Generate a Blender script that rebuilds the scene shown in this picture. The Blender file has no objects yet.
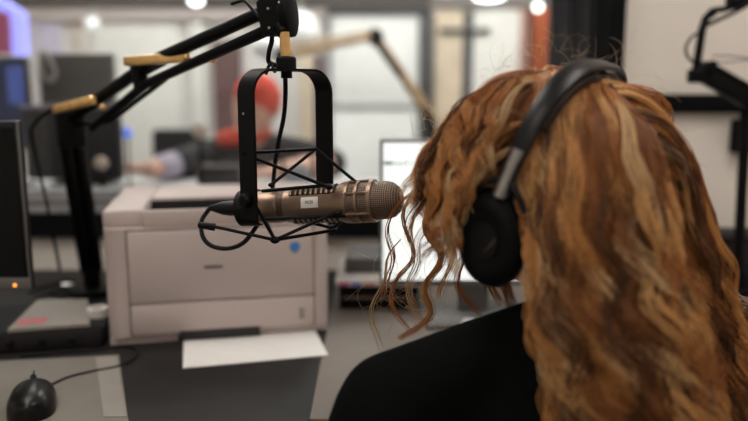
import bpy, bmesh, math, random
import numpy as np
from mathutils import Vector, Matrix, Euler

# ---------------------------------------------------------------- camera, world, lights, exposure
SC = bpy.context.scene
COL = SC.collection
W, H, FPX = 748, 421, 727.0
CAM = Vector((0, 0, 1.185))
PITCH = math.radians(9.6)
cam_d = bpy.data.cameras.new('camera')
cam = bpy.data.objects.new('camera', cam_d)
COL.objects.link(cam)
cam.location = CAM
cam.rotation_euler = (math.pi / 2 - PITCH, 0, 0)
cam_d.sensor_width = 36
cam_d.lens = 36 * FPX / W
cam_d.clip_start = 0.02
cam_d.dof.use_dof = True
cam_d.dof.focus_distance = 0.905
cam_d.dof.aperture_fstop = 1.7
SC.camera = cam
SC.view_settings.view_transform = 'Standard'
SC.view_settings.look = 'None'
SC.view_settings.gamma = 1
SC.view_settings.use_curve_mapping = False
SC.view_settings.exposure = 0.0
world = bpy.data.worlds.new('world')
SC.world = world
world.use_nodes = True
world.node_tree.nodes['Background'].inputs[0].default_value = (0.8, 0.85, 1, 1)
world.node_tree.nodes['Background'].inputs[1].default_value = 0.03
NEAR_LAMP, FAR_LAMP = 8.0, 13.0       # strength of the ceiling panels in the two rooms

FWD = Vector((0, math.cos(PITCH), -math.sin(PITCH)))
UPV = Vector((0, math.sin(PITCH), math.cos(PITCH)))
RIGHT = Vector((1, 0, 0))
def ray(x, y):
    return FWD + RIGHT * ((x - W / 2) / FPX) - UPV * ((y - H / 2) / FPX)
def at(x, y, Y):
    r = ray(x, y)
    return CAM + r * (Y / r.y)
def atz(x, y, z):
    r = ray(x, y)
    return CAM + r * ((z - CAM.z) / r.z)
def V(*a):
    return Vector(a)

# ---------------------------------------------------------------- materials
MATS = {}
def mat(name, col, rough=0.5, metal=0.0, var=0.06, scale=30.0, bump=0.0, bscale=200.0, spec=0.5, emit=0.0, ecol=None, coat=0.0, sheen=0.0):
    if name in MATS:
        return MATS[name]
    m = bpy.data.materials.new(name)
    m.use_nodes = True
    nt = m.node_tree
    b = nt.nodes['Principled BSDF']
    tc = nt.nodes.new('ShaderNodeTexCoord')
    nz = nt.nodes.new('ShaderNodeTexNoise')
    nz.inputs['Scale'].default_value = scale
    nz.inputs['Detail'].default_value = 4
    nt.links.new(tc.outputs['Object'], nz.inputs['Vector'])
    rp = nt.nodes.new('ShaderNodeValToRGB')
    c = np.array(col[:3], float)
    lo, hi = c * (1 - var), np.minimum(c * (1 + var), 1)
    rp.color_ramp.elements[0].position = 0.3
    rp.color_ramp.elements[1].position = 0.7
    rp.color_ramp.elements[0].color = (*lo, 1)
    rp.color_ramp.elements[1].color = (*hi, 1)
    nt.links.new(nz.outputs['Fac'], rp.inputs['Fac'])
    nt.links.new(rp.outputs['Color'], b.inputs['Base Color'])
    b.inputs['Roughness'].default_value = rough
    b.inputs['Metallic'].default_value = metal
    b.inputs['Specular IOR Level'].default_value = spec
    b.inputs['Coat Weight'].default_value = coat
    b.inputs['Sheen Weight'].default_value = sheen
    if emit:
        b.inputs['Emission Color'].default_value = (*(ecol or col)[:3], 1)
        b.inputs['Emission Strength'].default_value = emit
    if bump:
        n2 = nt.nodes.new('ShaderNodeTexNoise')
        n2.inputs['Scale'].default_value = bscale
        n2.inputs['Detail'].default_value = 3
        nt.links.new(tc.outputs['Object'], n2.inputs['Vector'])
        bp = nt.nodes.new('ShaderNodeBump')
        bp.inputs['Strength'].default_value = bump
        bp.inputs['Distance'].default_value = 0.002
        nt.links.new(n2.outputs['Fac'], bp.inputs['Height'])
        nt.links.new(bp.outputs['Normal'], b.inputs['Normal'])
    MATS[name] = m
    return m
def srgb(r, g, b):
    f = lambda v: (v / 255 / 12.92) if v / 255 <= 0.04045 else ((v / 255 + 0.055) / 1.055) ** 2.4
    return (f(r), f(g), f(b))
def glass_mat():
    m = bpy.data.materials.new('window_glass')
    m.use_nodes = True
    nt = m.node_tree
    nt.nodes.clear()
    o = nt.nodes.new('ShaderNodeOutputMaterial')
    t = nt.nodes.new('ShaderNodeBsdfTransparent')
    t.inputs[0].default_value = (0.95, 0.97, 0.96, 1)
    g = nt.nodes.new('ShaderNodeBsdfGlossy')
    g.inputs['Roughness'].default_value = 0.02
    fr = nt.nodes.new('ShaderNodeFresnel')
    fr.inputs[0].default_value = 1.35
    x = nt.nodes.new('ShaderNodeMixShader')
    nt.links.new(fr.outputs[0], x.inputs[0])
    nt.links.new(t.outputs[0], x.inputs[1])
    nt.links.new(g.outputs[0], x.inputs[2])
    nt.links.new(x.outputs[0], o.inputs[0])
    return m
GLASS = glass_mat()

BLACK = mat('black_powder_coat', (0.0035, 0.004, 0.0045), 0.5, 0, 0.2, 60, 0.1, 500, spec=0.14)
BLACKP = mat('black_plastic', (0.005, 0.005, 0.006), 0.42, 0, 0.2, 40, spec=0.25)
RUBBER = mat('black_rubber', (0.004, 0.004, 0.004), 0.6, 0, 0.2, 40, spec=0.2)
BRASS = mat('brass', (0.90, 0.56, 0.22), 0.3, 0.65, 0.12, 60)
CHROME = mat('dull_steel', (0.5, 0.5, 0.5), 0.3, 1.0, 0.05)
WHITE = mat('white_paper', (0.80, 0.79, 0.77), 0.8, 0, 0.02)
PRINTER = mat('printer_plastic', (0.55, 0.465, 0.44), 0.5, 0, 0.02, 10, 0.05, 700)
PRINTERD = mat('printer_seam', (0.22, 0.19, 0.18), 0.6)
SILVER = mat('silver_plastic', (0.13, 0.125, 0.12), 0.55, 0.1)

# ---------------------------------------------------------------- mesh helpers
def basis(o):
    m = Matrix.Identity(4)
    while o is not None:
        m = o.matrix_basis @ m
        o = o.parent
    return m
def tag(o, label=None, cat=None, group=None, kind=None):
    for k, v in (('label', label), ('category', cat), ('group', group), ('kind', kind)):
        if v:
            o[k] = v
    return o
def thing(name, label, cat, loc=(0, 0, 0), rot=None, group=None):
    o = bpy.data.objects.new(name, None)
    COL.objects.link(o)
    o.empty_display_size = 0.05
    if rot is not None:
        o.matrix_basis = Matrix.Translation(Vector(loc)) @ rot.to_4x4()
    else:
        o.location = loc
        o.matrix_basis = Matrix.Translation(Vector(loc))
    return tag(o, label, cat, group)
class MB:
    def __init__(s):
        s.v, s.f, s.smooth = [], [], True
    def add(s, verts, faces):
        n = len(s.v)
        s.v += [tuple(p) for p in verts]
        s.f += [tuple(i + n for i in f) for f in faces]
        return s
    def box(s, c, size, rot=None, bev=0.0, seg=2):
        bm = bmesh.new()
        bmesh.ops.create_cube(bm, size=1)
        for v in bm.verts:
            v.co = Vector((v.co.x * size[0], v.co.y * size[1], v.co.z * size[2]))
        if bev:
            bmesh.ops.bevel(bm, geom=bm.edges[:], offset=min(bev, min(size) * 0.49), segments=seg, affect='EDGES', profile=0.5)
        R = rot if rot is not None else Matrix.Identity(3)
        c = Vector(c)
        bm.verts.index_update()
        s.add([c + R @ v.co for v in bm.verts], [[v.index for v in f.verts] for f in bm.faces])
        bm.free()
        return s
    def b2(s, a, b, bev=0.0):
        a, b = Vector(a), Vector(b)
        return s.box((a + b) / 2, [abs(x) for x in (b - a)], None, bev)
    def tube(s, pts, r, seg=10, caps=True, flat=None):
        pts = [Vector(p) for p in pts]
        n = len(pts)
        rs = r if isinstance(r, (list, tuple)) else [r] * n
        t0 = (pts[1] - pts[0]).normalized()
        ref = Vector((0, 0, 1)) if abs(t0.z) < 0.9 else Vector((1, 0, 0))
        nrm = (ref - t0 * ref.dot(t0)).normalized()
        vs, fs = [], []
        for i, p in enumerate(pts):
            t = (pts[min(i + 1, n - 1)] - pts[max(i - 1, 0)]).normalized()
            nrm = (nrm - t * nrm.dot(t)).normalized()
            b = t.cross(nrm)
            for k in range(seg):
                a = 2 * math.pi * k / seg
                vs.append(p + (nrm * math.cos(a) + b * math.sin(a)) * rs[i])
        for i in range(n - 1):
            for k in range(seg):
                k2 = (k + 1) % seg
                fs.append((i * seg + k, i * seg + k2, (i + 1) * seg + k2, (i + 1) * seg + k))
        if caps:
            fs.append(tuple(range(seg - 1, -1, -1)))
            fs.append(tuple((n - 1) * seg + k for k in range(seg)))
        return s.add(vs, fs)
    def lathe(s, prof, o=(0, 0, 0), ax=(0, 0, 1), seg=24, sx=1.0, sy=1.0, ref=None):
        ax = Vector(ax).normalized()
        rf = Vector(ref) if ref is not None else (Vector((0, 0, 1)) if abs(ax.z) < 0.9 else Vector((1, 0, 0)))
        u = (rf - ax * rf.dot(ax)).normalized()
        w = ax.cross(u)
        o = Vector(o)
        vs, fs = [], []
        for h, r in prof:
            for k in range(seg):
                a = 2 * math.pi * k / seg
                vs.append(o + ax * h + (u * math.cos(a) * sx + w * math.sin(a) * sy) * max(r, 1e-5))
        n = len(prof)
        for i in range(n - 1):
            for k in range(seg):
                k2 = (k + 1) % seg
                fs.append((i * seg + k, i * seg + k2, (i + 1) * seg + k2, (i + 1) * seg + k))
        fs.append(tuple(range(seg - 1, -1, -1)))
        fs.append(tuple((n - 1) * seg + k for k in range(seg)))
        return s.add(vs, fs)
    def strip(s, pts, wdir, width, thick, ndirs):
        """a flat strap along pts: wdir across, ndirs the outward normal at each point"""
        vs, fs = [], []
        n = len(pts)
        for p, nd in zip(pts, ndirs):
            p, nd = Vector(p), Vector(nd).normalized()
            wd = (wdir[pts.index(p)] if isinstance(wdir, list) else Vector(wdir))
            for a, b in ((-1, -1), (1, -1), (1, 1), (-1, 1)):
                vs.append(p + wd * (a * width / 2) + nd * (b * thick / 2))
        for i in range(n - 1):
            for k in range(4):
                k2 = (k + 1) % 4
                fs.append((i * 4 + k, i * 4 + k2, i * 4 + 4 + k2, i * 4 + 4 + k))
        fs += [(3, 2, 1, 0), tuple((n - 1) * 4 + k for k in range(4))]
        return s.add(vs, fs)
    def ell(s, c, rad, rot=None, seg=20, rings=12):
        R = rot if rot is not None else Matrix.Identity(3)
        c = Vector(c)
        vs, fs = [], []
        for i in range(rings + 1):
            th = math.pi * i / rings
            for k in range(seg):
                a = 2 * math.pi * k / seg
                q = Vector((rad[0] * math.sin(th) * math.cos(a), rad[1] * math.sin(th) * math.sin(a), rad[2] * math.cos(th)))
                vs.append(c + R @ q)
        for i in range(rings):
            for k in range(seg):
                k2 = (k + 1) % seg
                fs.append((i * seg + k, (i + 1) * seg + k, (i + 1) * seg + k2, i * seg + k2))
        return s.add(vs, fs)
    def build(s, name, m, parent=None, local=False, sharp=35, bevel=0.0):
        me = bpy.data.meshes.new(name)
        vs = s.v
        if parent is not None and not local:
            inv = basis(parent).inverted()
            vs = [inv @ Vector(p) for p in vs]
        org = Vector((0, 0, 0))
        me.from_pydata([tuple(p) for p in vs], [], s.f)
        bm = bmesh.new()
        bm.from_mesh(me)
        bmesh.ops.remove_doubles(bm, verts=bm.verts, dist=2e-6)
        bmesh.ops.recalc_face_normals(bm, faces=bm.faces)
        bm.to_mesh(me)
        bm.free()
        for p in me.polygons:
            p.use_smooth = True
        me.set_sharp_from_angle(angle=math.radians(sharp))
        me.materials.append(m)
        o = bpy.data.objects.new(name, me)
        COL.objects.link(o)
        o.parent = parent
        return o
def spline(pts, n=8):
    """Catmull-Rom through pts"""
    P = [Vector(p) for p in pts]
    P = [P[0] * 2 - P[1]] + P + [P[-1] * 2 - P[-2]]
    out = []
    for i in range(1, len(P) - 2):
        for k in range(n):
            t = k / n
            a, b, c, d = P[i - 1], P[i], P[i + 1], P[i + 2]
            out.append(0.5 * ((2 * b) + (c - a) * t + (2 * a - 5 * b + 4 * c - d) * t * t + (3 * b - a - 3 * c + d) * t ** 3))
    out.append(P[-2])
    return out
def one(name, mb, m, label, cat, group=None, kind=None, loc=None):
    """a thing that is one mesh, with its origin at its base"""
    o = mb.build(name, m)
    me = o.data
    co = np.array([v.co for v in me.vertices])
    c = Vector(((co[:, 0].min() + co[:, 0].max()) / 2, (co[:, 1].min() + co[:, 1].max()) / 2, co[:, 2].min()))
    me.transform(Matrix.Translation(-c))
    o.matrix_basis = Matrix.Translation(c)
    return tag(o, label, cat, group, kind)
def struct(name, mb, m, label, cat=None, parent=None):
    o = mb.build(name, m, parent)
    o['kind'] = 'structure'
    if label:
        o['label'] = label
    if cat:
        o['category'] = cat
    return o
def orient(xdir, up=(0, 0, 1)):
    x = Vector(xdir).normalized()
    y = Vector(up).cross(x).normalized()
    z = x.cross(y)
    return Matrix((x, y, z)).transposed()

# ---------------------------------------------------------------- the setting
DESK = 0.74
WY = 1.78            # the window wall
BY = 4.6             # back wall of the far room
M_WALL = mat('greige_wall_paint', (0.88, 0.82, 0.75), 0.7, 0, 0.04, 4, 0.1, 120)
M_WALLF = mat('far_white_wall', (0.72, 0.70, 0.68), 0.7, 0, 0.04, 3)
M_DARKF = mat('dark_brown_panel', (0.085, 0.065, 0.06), 0.6, 0, 0.2, 5)
M_CEIL = mat('ceiling_white', (0.6, 0.6, 0.6), 0.9, 0, 0.02)
M_FLOOR = mat('dark_carpet', (0.08, 0.075, 0.075), 0.95, 0, 0.3, 90, 0.3, 300)
M_FRAME = mat('black_frame', (0.005, 0.006, 0.007), 0.6, 0, 0.15, spec=0.08)
M_ALU = mat('brushed_aluminium', (0.55, 0.55, 0.58), 0.35, 0.7, 0.1, 50)
XL, XR, YB, ZC = -2.6, 2.2, -2.0, 2.6
struct('floor', MB().b2((XL, YB, -0.05), (XR, BY, 0)), M_FLOOR, 'dark carpeted floor of both studio rooms', 'floor')
struct('ceiling', MB().b2((XL, YB, ZC), (XR, BY, ZC + 0.05)), M_CEIL, 'white ceiling over both studio rooms', 'ceiling')
struct('wall_left', MB().b2((XL - 0.05, YB, 0), (XL, BY, ZC)), M_WALL, 'greige side wall left of the desks', 'wall')
struct('wall_right', MB().b2((XR, YB, 0), (XR + 0.05, BY, ZC)), M_WALL, 'greige side wall on the far right', 'wall')
struct('wall_behind', MB().b2((XL, YB - 0.05, 0), (XR, YB, ZC)), M_WALL, 'greige wall behind the photographer', 'wall')
struct('wall_back', MB().b2((XL, BY, 0), (XR, BY + 0.05, ZC)), M_WALLF, 'white back wall of the room beyond the glass', 'wall')
# window wall: opening from XL to wx1, z wz0..wz1
wx1 = at(604, 60, WY).x
wx2 = at(621, 60, WY).x
wz0 = at(60, 236, WY).z
wz0t = at(60, 212, WY).z
wz1 = 2.25
struct('wall_front', MB().b2((wx2, WY, 0), (XR, WY + 0.10, ZC)), M_WALL, 'greige wall on the right with a black rail', 'wall')
struct('wall_below_window', MB().b2((XL, WY, 0), (wx2, WY + 0.10, wz0)), M_WALL, 'greige wall strip below the studio window', 'wall')
struct('wall_above_window', MB().b2((XL, WY, wz1), (wx2, WY + 0.10, ZC)), M_WALL, 'greige wall above the studio window', 'wall')
win = thing('window_1', 'wide studio window between the two rooms with black and aluminium frame', 'window', (0, WY, wz0))
win['kind'] = 'structure'
MB().b2((XL, WY - 0.02, wz0), (wx1, WY + 0.06, wz0t)).build('bottom_frame', M_FRAME, win)
MB().b2((wx1, WY - 0.02, wz0), (wx2, WY + 0.08, wz1)).build('side_frame', M_FRAME, win)
MB().b2((XL, WY - 0.02, wz1 - 0.05), (wx1, WY + 0.06, wz1)).build('top_frame', M_FRAME, win)
zz = wz0t
for k, (dz, yy) in enumerate(((0.016, 0.0), (0.012, 0.012), (0.024, 0.02))):
    MB().b2((XL, WY - 0.012 + yy, zz), (wx1, WY + 0.06, zz + dz)).build('aluminium_track', M_ALU if k != 1 else SILVER, win)
    zz += dz
MB().b2((XL, WY + 0.035, zz), (wx1, WY + 0.041, wz1 - 0.05)).build('pane', GLASS, win)
ra, rb = at(640, 94, WY), at(640, 113, WY)
struct('trim_1', MB().b2((wx2, WY - 0.02, rb.z), (XR, WY, ra.z), 0.003), M_FRAME, 'black horizontal rail on the greige wall behind the woman', 'trim')

# ceiling lamps
M_DIFF_N = mat('near_lamp_diffuser', (0.9, 0.9, 0.88), 0.5, emit=NEAR_LAMP, ecol=(1.0, 0.93, 0.86))
M_DIFF_F = mat('far_lamp_diffuser', (0.9, 0.9, 0.9), 0.5, emit=FAR_LAMP, ecol=(1.0, 0.97, 0.93))
def ceiling_panel(x, y, sx, sy, m, label, group):
    t = thing('ceiling_light', label, 'ceiling light', (x, y, ZC - 0.04), None, group)
    f = MB()
    for a, b in (((-1, -1), (1, -1)), ((-1, 1), (1, 1))):
        f.b2((x - sx / 2, y + a[1] * sy / 2 - 0.015, ZC - 0.04), (x + sx / 2, y + a[1] * sy / 2 + 0.015, ZC - 0.001))
    for a in (-1, 1):
        f.b2((x + a * sx / 2 - 0.015, y - sy / 2, ZC - 0.04), (x + a * sx / 2 + 0.015, y + sy / 2, ZC - 0.001))
    f.build('frame', M_ALU, t)
    MB().b2((x - sx / 2 + 0.016, y - sy / 2 + 0.016, ZC - 0.03), (x + sx / 2 - 0.016, y + sy / 2 - 0.016, ZC - 0.02)).build('diffuser', m, t)
NLAB = ('flat ceiling light above the printer desk', 'flat ceiling light above the woman and the right wall', 'flat ceiling light behind the photographer')
for i, (x, y) in enumerate(((-0.8, 1.08), (0.95, 0.55), (-0.75, -1.0))):
    ceiling_panel(x, y, 0.6, 1.2, M_DIFF_N, NLAB[i], 'ceiling lights of the near room')
for i, (x, y) in enumerate(((-1.4, 3.3), (0.0, 3.3), (1.2, 3.3))):
    ceiling_panel(x, y, 0.6, 1.2, M_DIFF_F, ('leftmost flat ceiling light of the far room', 'middle flat ceiling light of the far room', 'rightmost flat ceiling light of the far room')[i], 'ceiling lights of the far room')

# ---------------------------------------------------------------- desks
M_DESKD = mat('dark_desk_laminate', (0.018, 0.0165, 0.0165), 0.55, 0, 0.2, 12, 0.05, 300, spec=0.18)
M_DESKG = mat('grey_desk_laminate', (0.205, 0.18, 0.16), 0.5, 0, 0.06, 12, 0.05, 300, spec=0.3)
SEAM = -0.088
def desk(name, x0, x1, y0, y1, m, label):
    t = thing(name, label, 'desk', ((x0 + x1) / 2, (y0 + y1) / 2, 0))
    MB().box(((x0 + x1) / 2, (y0 + y1) / 2, DESK - 0.015), (x1 - x0 - 0.0004, y1 - y0, 0.03), None, 0.0006).build('desk_top', m, t)
    for a in (x0 + 0.06, x1 - 0.06):
        for b in (y0 + 0.06, y1 - 0.06):
            MB().b2((a - 0.025, b - 0.025, 0), (a + 0.025, b + 0.025, DESK - 0.03)).build('leg', M_FRAME, t)
desk('desk', -1.9, SEAM, 0.88, WY - 0.03, M_DESKD, 'dark charcoal desk carrying the white printer')
desk('desk', SEAM, 1.9, 0.93, WY - 0.03, M_DESKG, 'greige desk in front of the woman')

# ---------------------------------------------------------------- printer
pl = atz(108, 347, DESK)
pr = atz(330, 332, DESK)
d = (pr - pl); d.z = 0
PW = d.length
R = orient(d)
PD, PH = 0.36, 0.237
pt = thing('laser_printer', 'white laser printer with dark output slot on the dark desk', 'printer', pl, R)
FT = 0.014
b = MB()
TOP = PH
r0, r1 = 0.014, 0.165      # recess in y (depth), from front
def pb(mb, x0, y0, z0, x1, y1, z1, bev=0.0):
    return mb.b2((x0, y0, z0), (x1, y1, z1), bev)
body = MB()
bm = bmesh.new()
bmesh.ops.create_cube(bm, size=1)
for v in bm.verts:
    v.co = Vector(((v.co.x + 0.5) * PW, (v.co.y + 0.5) * PD, FT + (v.co.z + 0.5) * (PH - 0.03 - FT)))
ve = [e for e in bm.edges if abs(e.verts[0].co.z - e.verts[1].co.z) > 0.05]
bmesh.ops.bevel(bm, geom=ve, offset=0.028, segments=5, affect='EDGES', profile=0.5)
bm.verts.index_update()
body.add([v.co.copy() for v in bm.verts], [[v.index for v in f.verts] for f in bm.faces])
bm.free()
body.build('body', PRINTER, pt, True)
# top rim with the recess
rim = MB()
zt0 = PH - 0.03
xa, xb = 0.068, PW - 0.06
for (x0, y0, x1, y1) in ((0.0, 0.02, xa, PD - 0.02), (xb, 0.02, PW, PD - 0.02), (xa, r1, xb, PD - 0.02), (xa, 0.006, xb, r0)):
    pb(rim, x0, y0, zt0, x1, y1, PH, 0.006)
rim.build('top_cover', PRINTER, pt, True)
pb(MB(), xa, r0, zt0, xb, r1, zt0 + 0.003).build('output_slot', mat('slot_black', (0.012, 0.012, 0.013), 0.6), pt, True)
MB().add([(xa, r1 - 0.001, zt0 + 0.004), (xb, r1 - 0.001, zt0 + 0.004), (xb, r1 - 0.001, PH - 0.006), (xa, r1 - 0.001, PH - 0.006),
          (xa, r1 - 0.004, zt0 + 0.004), (xb, r1 - 0.004, zt0 + 0.004), (xb, r1 - 0.004, PH - 0.006), (xa, r1 - 0.004, PH - 0.006)],
         [(0, 1, 2, 3), (7, 6, 5, 4), (0, 4, 5, 1), (3, 2, 6, 7), (0, 3, 7, 4), (1, 5, 6, 2)]).build('slot_wall', MATS['slot_black'], pt, True)
# front door panel, seams
pb(MB(), 0.042, -0.004, 0.075, PW - 0.03, 0.004, PH - 0.036, 0.003).build('front_door', PRINTER, pt, True)
pb(MB(), 0.042, -0.0035, 0.017, PW - 0.03, 0.004, 0.0725, 0.003).build('paper_drawer', PRINTER, pt, True)
pb(MB(), 0.039, -0.0005, FT + 0.002, PW - 0.027, 0.002, PH - 0.032).build('seam', PRINTERD, pt, True)
MB().lathe([(0, 0.009), (0.0012, 0.009)], (PW - 0.062, -0.0042, 0.165), (0, -1, 0), 20).build('badge', mat('blue_badge', (0.06, 0.25, 0.62), 0.4), pt, True)
pb(MB(), 0.168, -0.0052, 0.133, 0.2, -0.0038, 0.138).build('name_mark', mat('grey_print', (0.12, 0.10, 0.10), 0.6), pt, True)
pb(MB(), PW - 0.056, -0.0048, 0.03, PW - 0.046, -0.003, 0.052, 0.001).build('model_mark', mat('grey_mark', (0.36, 0.31, 0.29), 0.6), pt, True)
for sx in (0.04, PW - 0.04):
    for sy in (0.04, PD - 0.04):
        MB().lathe([(0, 0.012), (FT, 0.012)], (sx, sy, 0), (0, 0, 1), 12).build('foot', RUBBER, pt, True)
pb(MB(), 0.122, -0.0052, 0.005, 0.262, 0.01, 0.021).build('feed_gap_shade', MATS['slot_black'], pt, True)  # black box standing in for the shaded gap above the sheet
pb(MB(), 0.004, 0.008, 0.0005, 0.118, 0.02, FT + 0.001).build('skirt', PRINTER, pt, True)
pb(MB(), 0.258, 0.008, 0.003, PW - 0.004, 0.02, FT + 0.001).build('skirt', PRINTER, pt, True)
# the sheet coming out under it
s0, s1, s2 = atz(183, 369, DESK), atz(328, 356, DESK), atz(321, 331, DESK)
sd = (s1 - s0); sd.z = 0
SR = orient(sd)
sheet = thing('paper_sheet', 'blank white sheet sticking out from under the printer onto the desk', 'paper', s0 + V(0, 0, 0.0006), SR)
pb(MB(), 0, 0, 0, sd.length, 0.21, 0.0016).build('sheet', WHITE, sheet, True)
# ---------------------------------------------------------------- left monitor
t0, t1 = at(14, 121, 1.17), at(31, 290, 1.17)
mz0, mz1, mx = t1.z, t0.z, t1.x
mt = thing('monitor', 'switched-off black monitor with orange power light at the left edge', 'monitor', (mx - 0.26, 1.22, DESK))
MB().b2((mx - 0.52, 1.175, mz0), (mx, 1.187, mz1), 0.002).build('housing', BLACKP, mt)
MB().b2((mx - 0.46, 1.187, mz0 + 0.05), (mx - 0.06, 1.21, mz1 - 0.05), 0.006).build('rear_shell', BLACKP, mt)
MB().b2((mx - 0.507, 1.1735, mz0 + 0.022), (mx - 0.009, 1.1752, mz1 - 0.01)).build('screen', mat('screen_off', (0.004, 0.005, 0.005), 0.3, spec=0.2), mt)
MB().b2((mx - 0.52, 1.171, mz0), (mx, 1.1755, mz0 + 0.02), 0.002).build('lower_bezel', SILVER, mt)
MB().b2((mx - 0.0035, 1.171, mz0 + 0.02), (mx, 1.1755, mz1), 0.001).build('side_bezel', SILVER, mt)
MB().lathe([(0, 0.0024), (0.002, 0.002)], (at(15, 287, 1.17).x, 1.171, mz0 + 0.008), (0, -1, 0), 10).build('power_light', mat('orange_led', (1, 0.35, 0.05), 0.4, emit=3, ecol=(1, 0.30, 0.04)), mt)
MB().b2((mx - 0.29, 1.2, DESK + 0.012), (mx - 0.23, 1.225, mz0 + 0.08), 0.004).build('stand_neck', BLACKP, mt)
MB().lathe([(0, 0.1), (0.008, 0.1), (0.012, 0.09)], (mx - 0.26, 1.23, DESK), (0, 0, 1), 32, 1.0, 0.75).build('stand_foot', BLACKP, mt)

# ---------------------------------------------------------------- rack unit, papers, mouse
UH = 0.036
UW, UD = 0.25, 0.165
ru0 = pl - d.normalized() * (UW + 0.006) + V(-d.y, d.x, 0).normalized() * 0.004
ru = thing('rack_unit', 'low black audio rack unit left of the printer', 'audio unit', ru0, R)
MB().b2((0, 0, 0.003), (UW, UD, UH), 0.002).build('case', BLACK, ru, True)
MB().b2((0.004, -0.004, 0.004), (UW - 0.004, 0, UH - 0.002), 0.001).build('front_panel', mat('dark_grey_panel', (0.022, 0.020, 0.021), 0.5, spec=0.2), ru, True)
for k in range(4):
    MB().lathe([(0, 0.006), (0.008, 0.0055), (0.009, 0.004)], (UW - 0.05 - 0.05 * k, -0.004, 0.019), (0, -1, 0), 14).build('knob', RUBBER, ru, True)
for sx in (0.03, UW - 0.03):
    for sy in (0.03, UD - 0.03):
        MB().lathe([(0, 0.008), (0.003, 0.008)], (sx, sy, 0), (0, 0, 1), 10).build('foot', RUBBER, ru, True)
zt = DESK + UH
pa = [atz(8, 333, zt), atz(90, 327, zt), atz(88, 302, zt), atz(38, 303, zt)]
def flat_poly(name, pts, th, m, label, cat, group=None):
    n = len(pts)
    vs = [p + V(0, 0, 0.0008) for p in pts] + [p + V(0, 0, th + 0.0008) for p in pts]
    fs = [tuple(range(n))[::-1], tuple(range(n, 2 * n))] + [(i, (i + 1) % n, n + (i + 1) % n, n + i) for i in range(n)]
    return one(name, MB().add(vs, fs), m, label, cat, group)
M_BOOK = mat('grey_white_paper', (0.30, 0.275, 0.245), 0.7, 0, 0.04)
nb = flat_poly('notepad', pa, 0.006, M_BOOK, 'pale notepad lying on the black rack unit', 'notepad')
q = [pa[0].lerp(pa[1], a) for a in (0.04, 0.42)]
q2 = [pa[3].lerp(pa[2], a) for a in (0.04, 0.42)]
z6 = V(0, 0, 0.0068)
MB().add([q[0].lerp(q2[0], .1) + z6, q[1].lerp(q2[1], .1) + z6, q[1].lerp(q2[1], .32) + z6, q[0].lerp(q2[0], .32) + z6,
          q[0].lerp(q2[0], .1) + z6 + V(0, 0, .0005), q[1].lerp(q2[1], .1) + z6 + V(0, 0, .0005), q[1].lerp(q2[1], .32) + z6 + V(0, 0, .0005), q[0].lerp(q2[0], .32) + z6 + V(0, 0, .0005)],
         [(3, 2, 1, 0), (4, 5, 6, 7), (0, 1, 5, 4), (1, 2, 6, 5), (2, 3, 7, 6), (3, 0, 4, 7)]).build('red_print', mat('pink_red_print', (0.50, 0.16, 0.16), 0.7), nb)
wp = atz(98, 316, zt)
tp = thing('tape_roll', 'small white roll beside the pale notepad on the rack unit', 'tape', wp + V(0, 0, 0.0))
rp_ = MB().lathe([(0, 0.010), (0, 0.018), (0.016, 0.018), (0.016, 0.010)], wp, (0, 0, 1), 20)
rp_.f = rp_.f[:-2] + [(3 * 20 + k, 3 * 20 + (k + 1) % 20, (k + 1) % 20, k) for k in range(20)]
rp_.build('roll', WHITE, tp)
MB().lathe([(0.0005, 0.0095), (0.0155, 0.0095)], wp, (0, 0, 1), 20).build('core', mat('cardboard', (0.4, 0.33, 0.26), 0.8), tp)

M_PAD = mat('greige_pad', (0.19, 0.172, 0.15), 0.6, 0, 0.05, 15, spec=0.25)
pad = [atz(-60, 440, DESK), atz(131, 440, DESK), atz(119, 357, DESK), atz(-60, 366, DESK)]
flat_poly('mouse_pad', pad, 0.003, M_PAD, 'light greige mouse pad under the black mouse', 'mouse pad')
pad2 = [atz(104, 420, DESK) + V(0, 0, .0031), atz(127, 420, DESK) + V(0, 0, .0031), atz(117, 359, DESK) + V(0, 0, .0031), atz(96, 360, DESK) + V(0, 0, .0031)]
flat_poly('paper_slip', pad2, 0.0012, mat('slip_paper', (0.27, 0.25, 0.225), 0.7), 'narrow pale paper slip on the right of the mouse pad', 'paper')
mc = atz(33, 409, DESK) + V(0, 0, 0.0035)
mr = Matrix.Rotation(math.radians(20), 3, 'Z')
mo = thing('computer_mouse', 'black computer mouse with cable on the light mouse pad', 'mouse', mc, mr)
def mouse_shell(z0, z1, name, m, y0=-1.0, y1=1.0, inset=1.0):
    vs, fs = [], []
    nx, ny = 14, 22
    for j in range(ny + 1):
        v = y0 + (y1 - y0) * j / ny
        hw = 0.031 * (max(0.0, 1 - abs(v) ** 3.2)) ** 0.5 * (1 - 0.08 * v) * inset
        hh = z0 + (z1 - z0) * (max(0.0, 1 - abs(v + 0.12) ** 2.6 / 1.35)) ** 0.6
        for i in range(nx + 1):
            a = math.pi * i / nx
            vs.append((hw * math.cos(a), v * 0.056, max(0.0, hh * math.sin(a) ** 0.7)))
    for j in range(ny):
        for i in range(nx):
            k = j * (nx + 1) + i
            fs.append((k, k + 1, k + nx + 2, k + nx + 1))
        fs.append((j * (nx + 1), (j + 1) * (nx + 1), (j + 1) * (nx + 1) + nx, j * (nx + 1) + nx))
    return MB().add(vs, fs).build(name, m, mo, True, 60)
M_MOUSE = mat('glossy_black', (0.004, 0.004, 0.004), 0.34, 0, 0.1, spec=0.3)
mouse_shell(0.0, 0.036, 'shell', M_MOUSE)
MB().box((0, 0.027, 0.0325), (0.0014, 0.046, 0.006)).build('button_split', RUBBER, mo, True)
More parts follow.
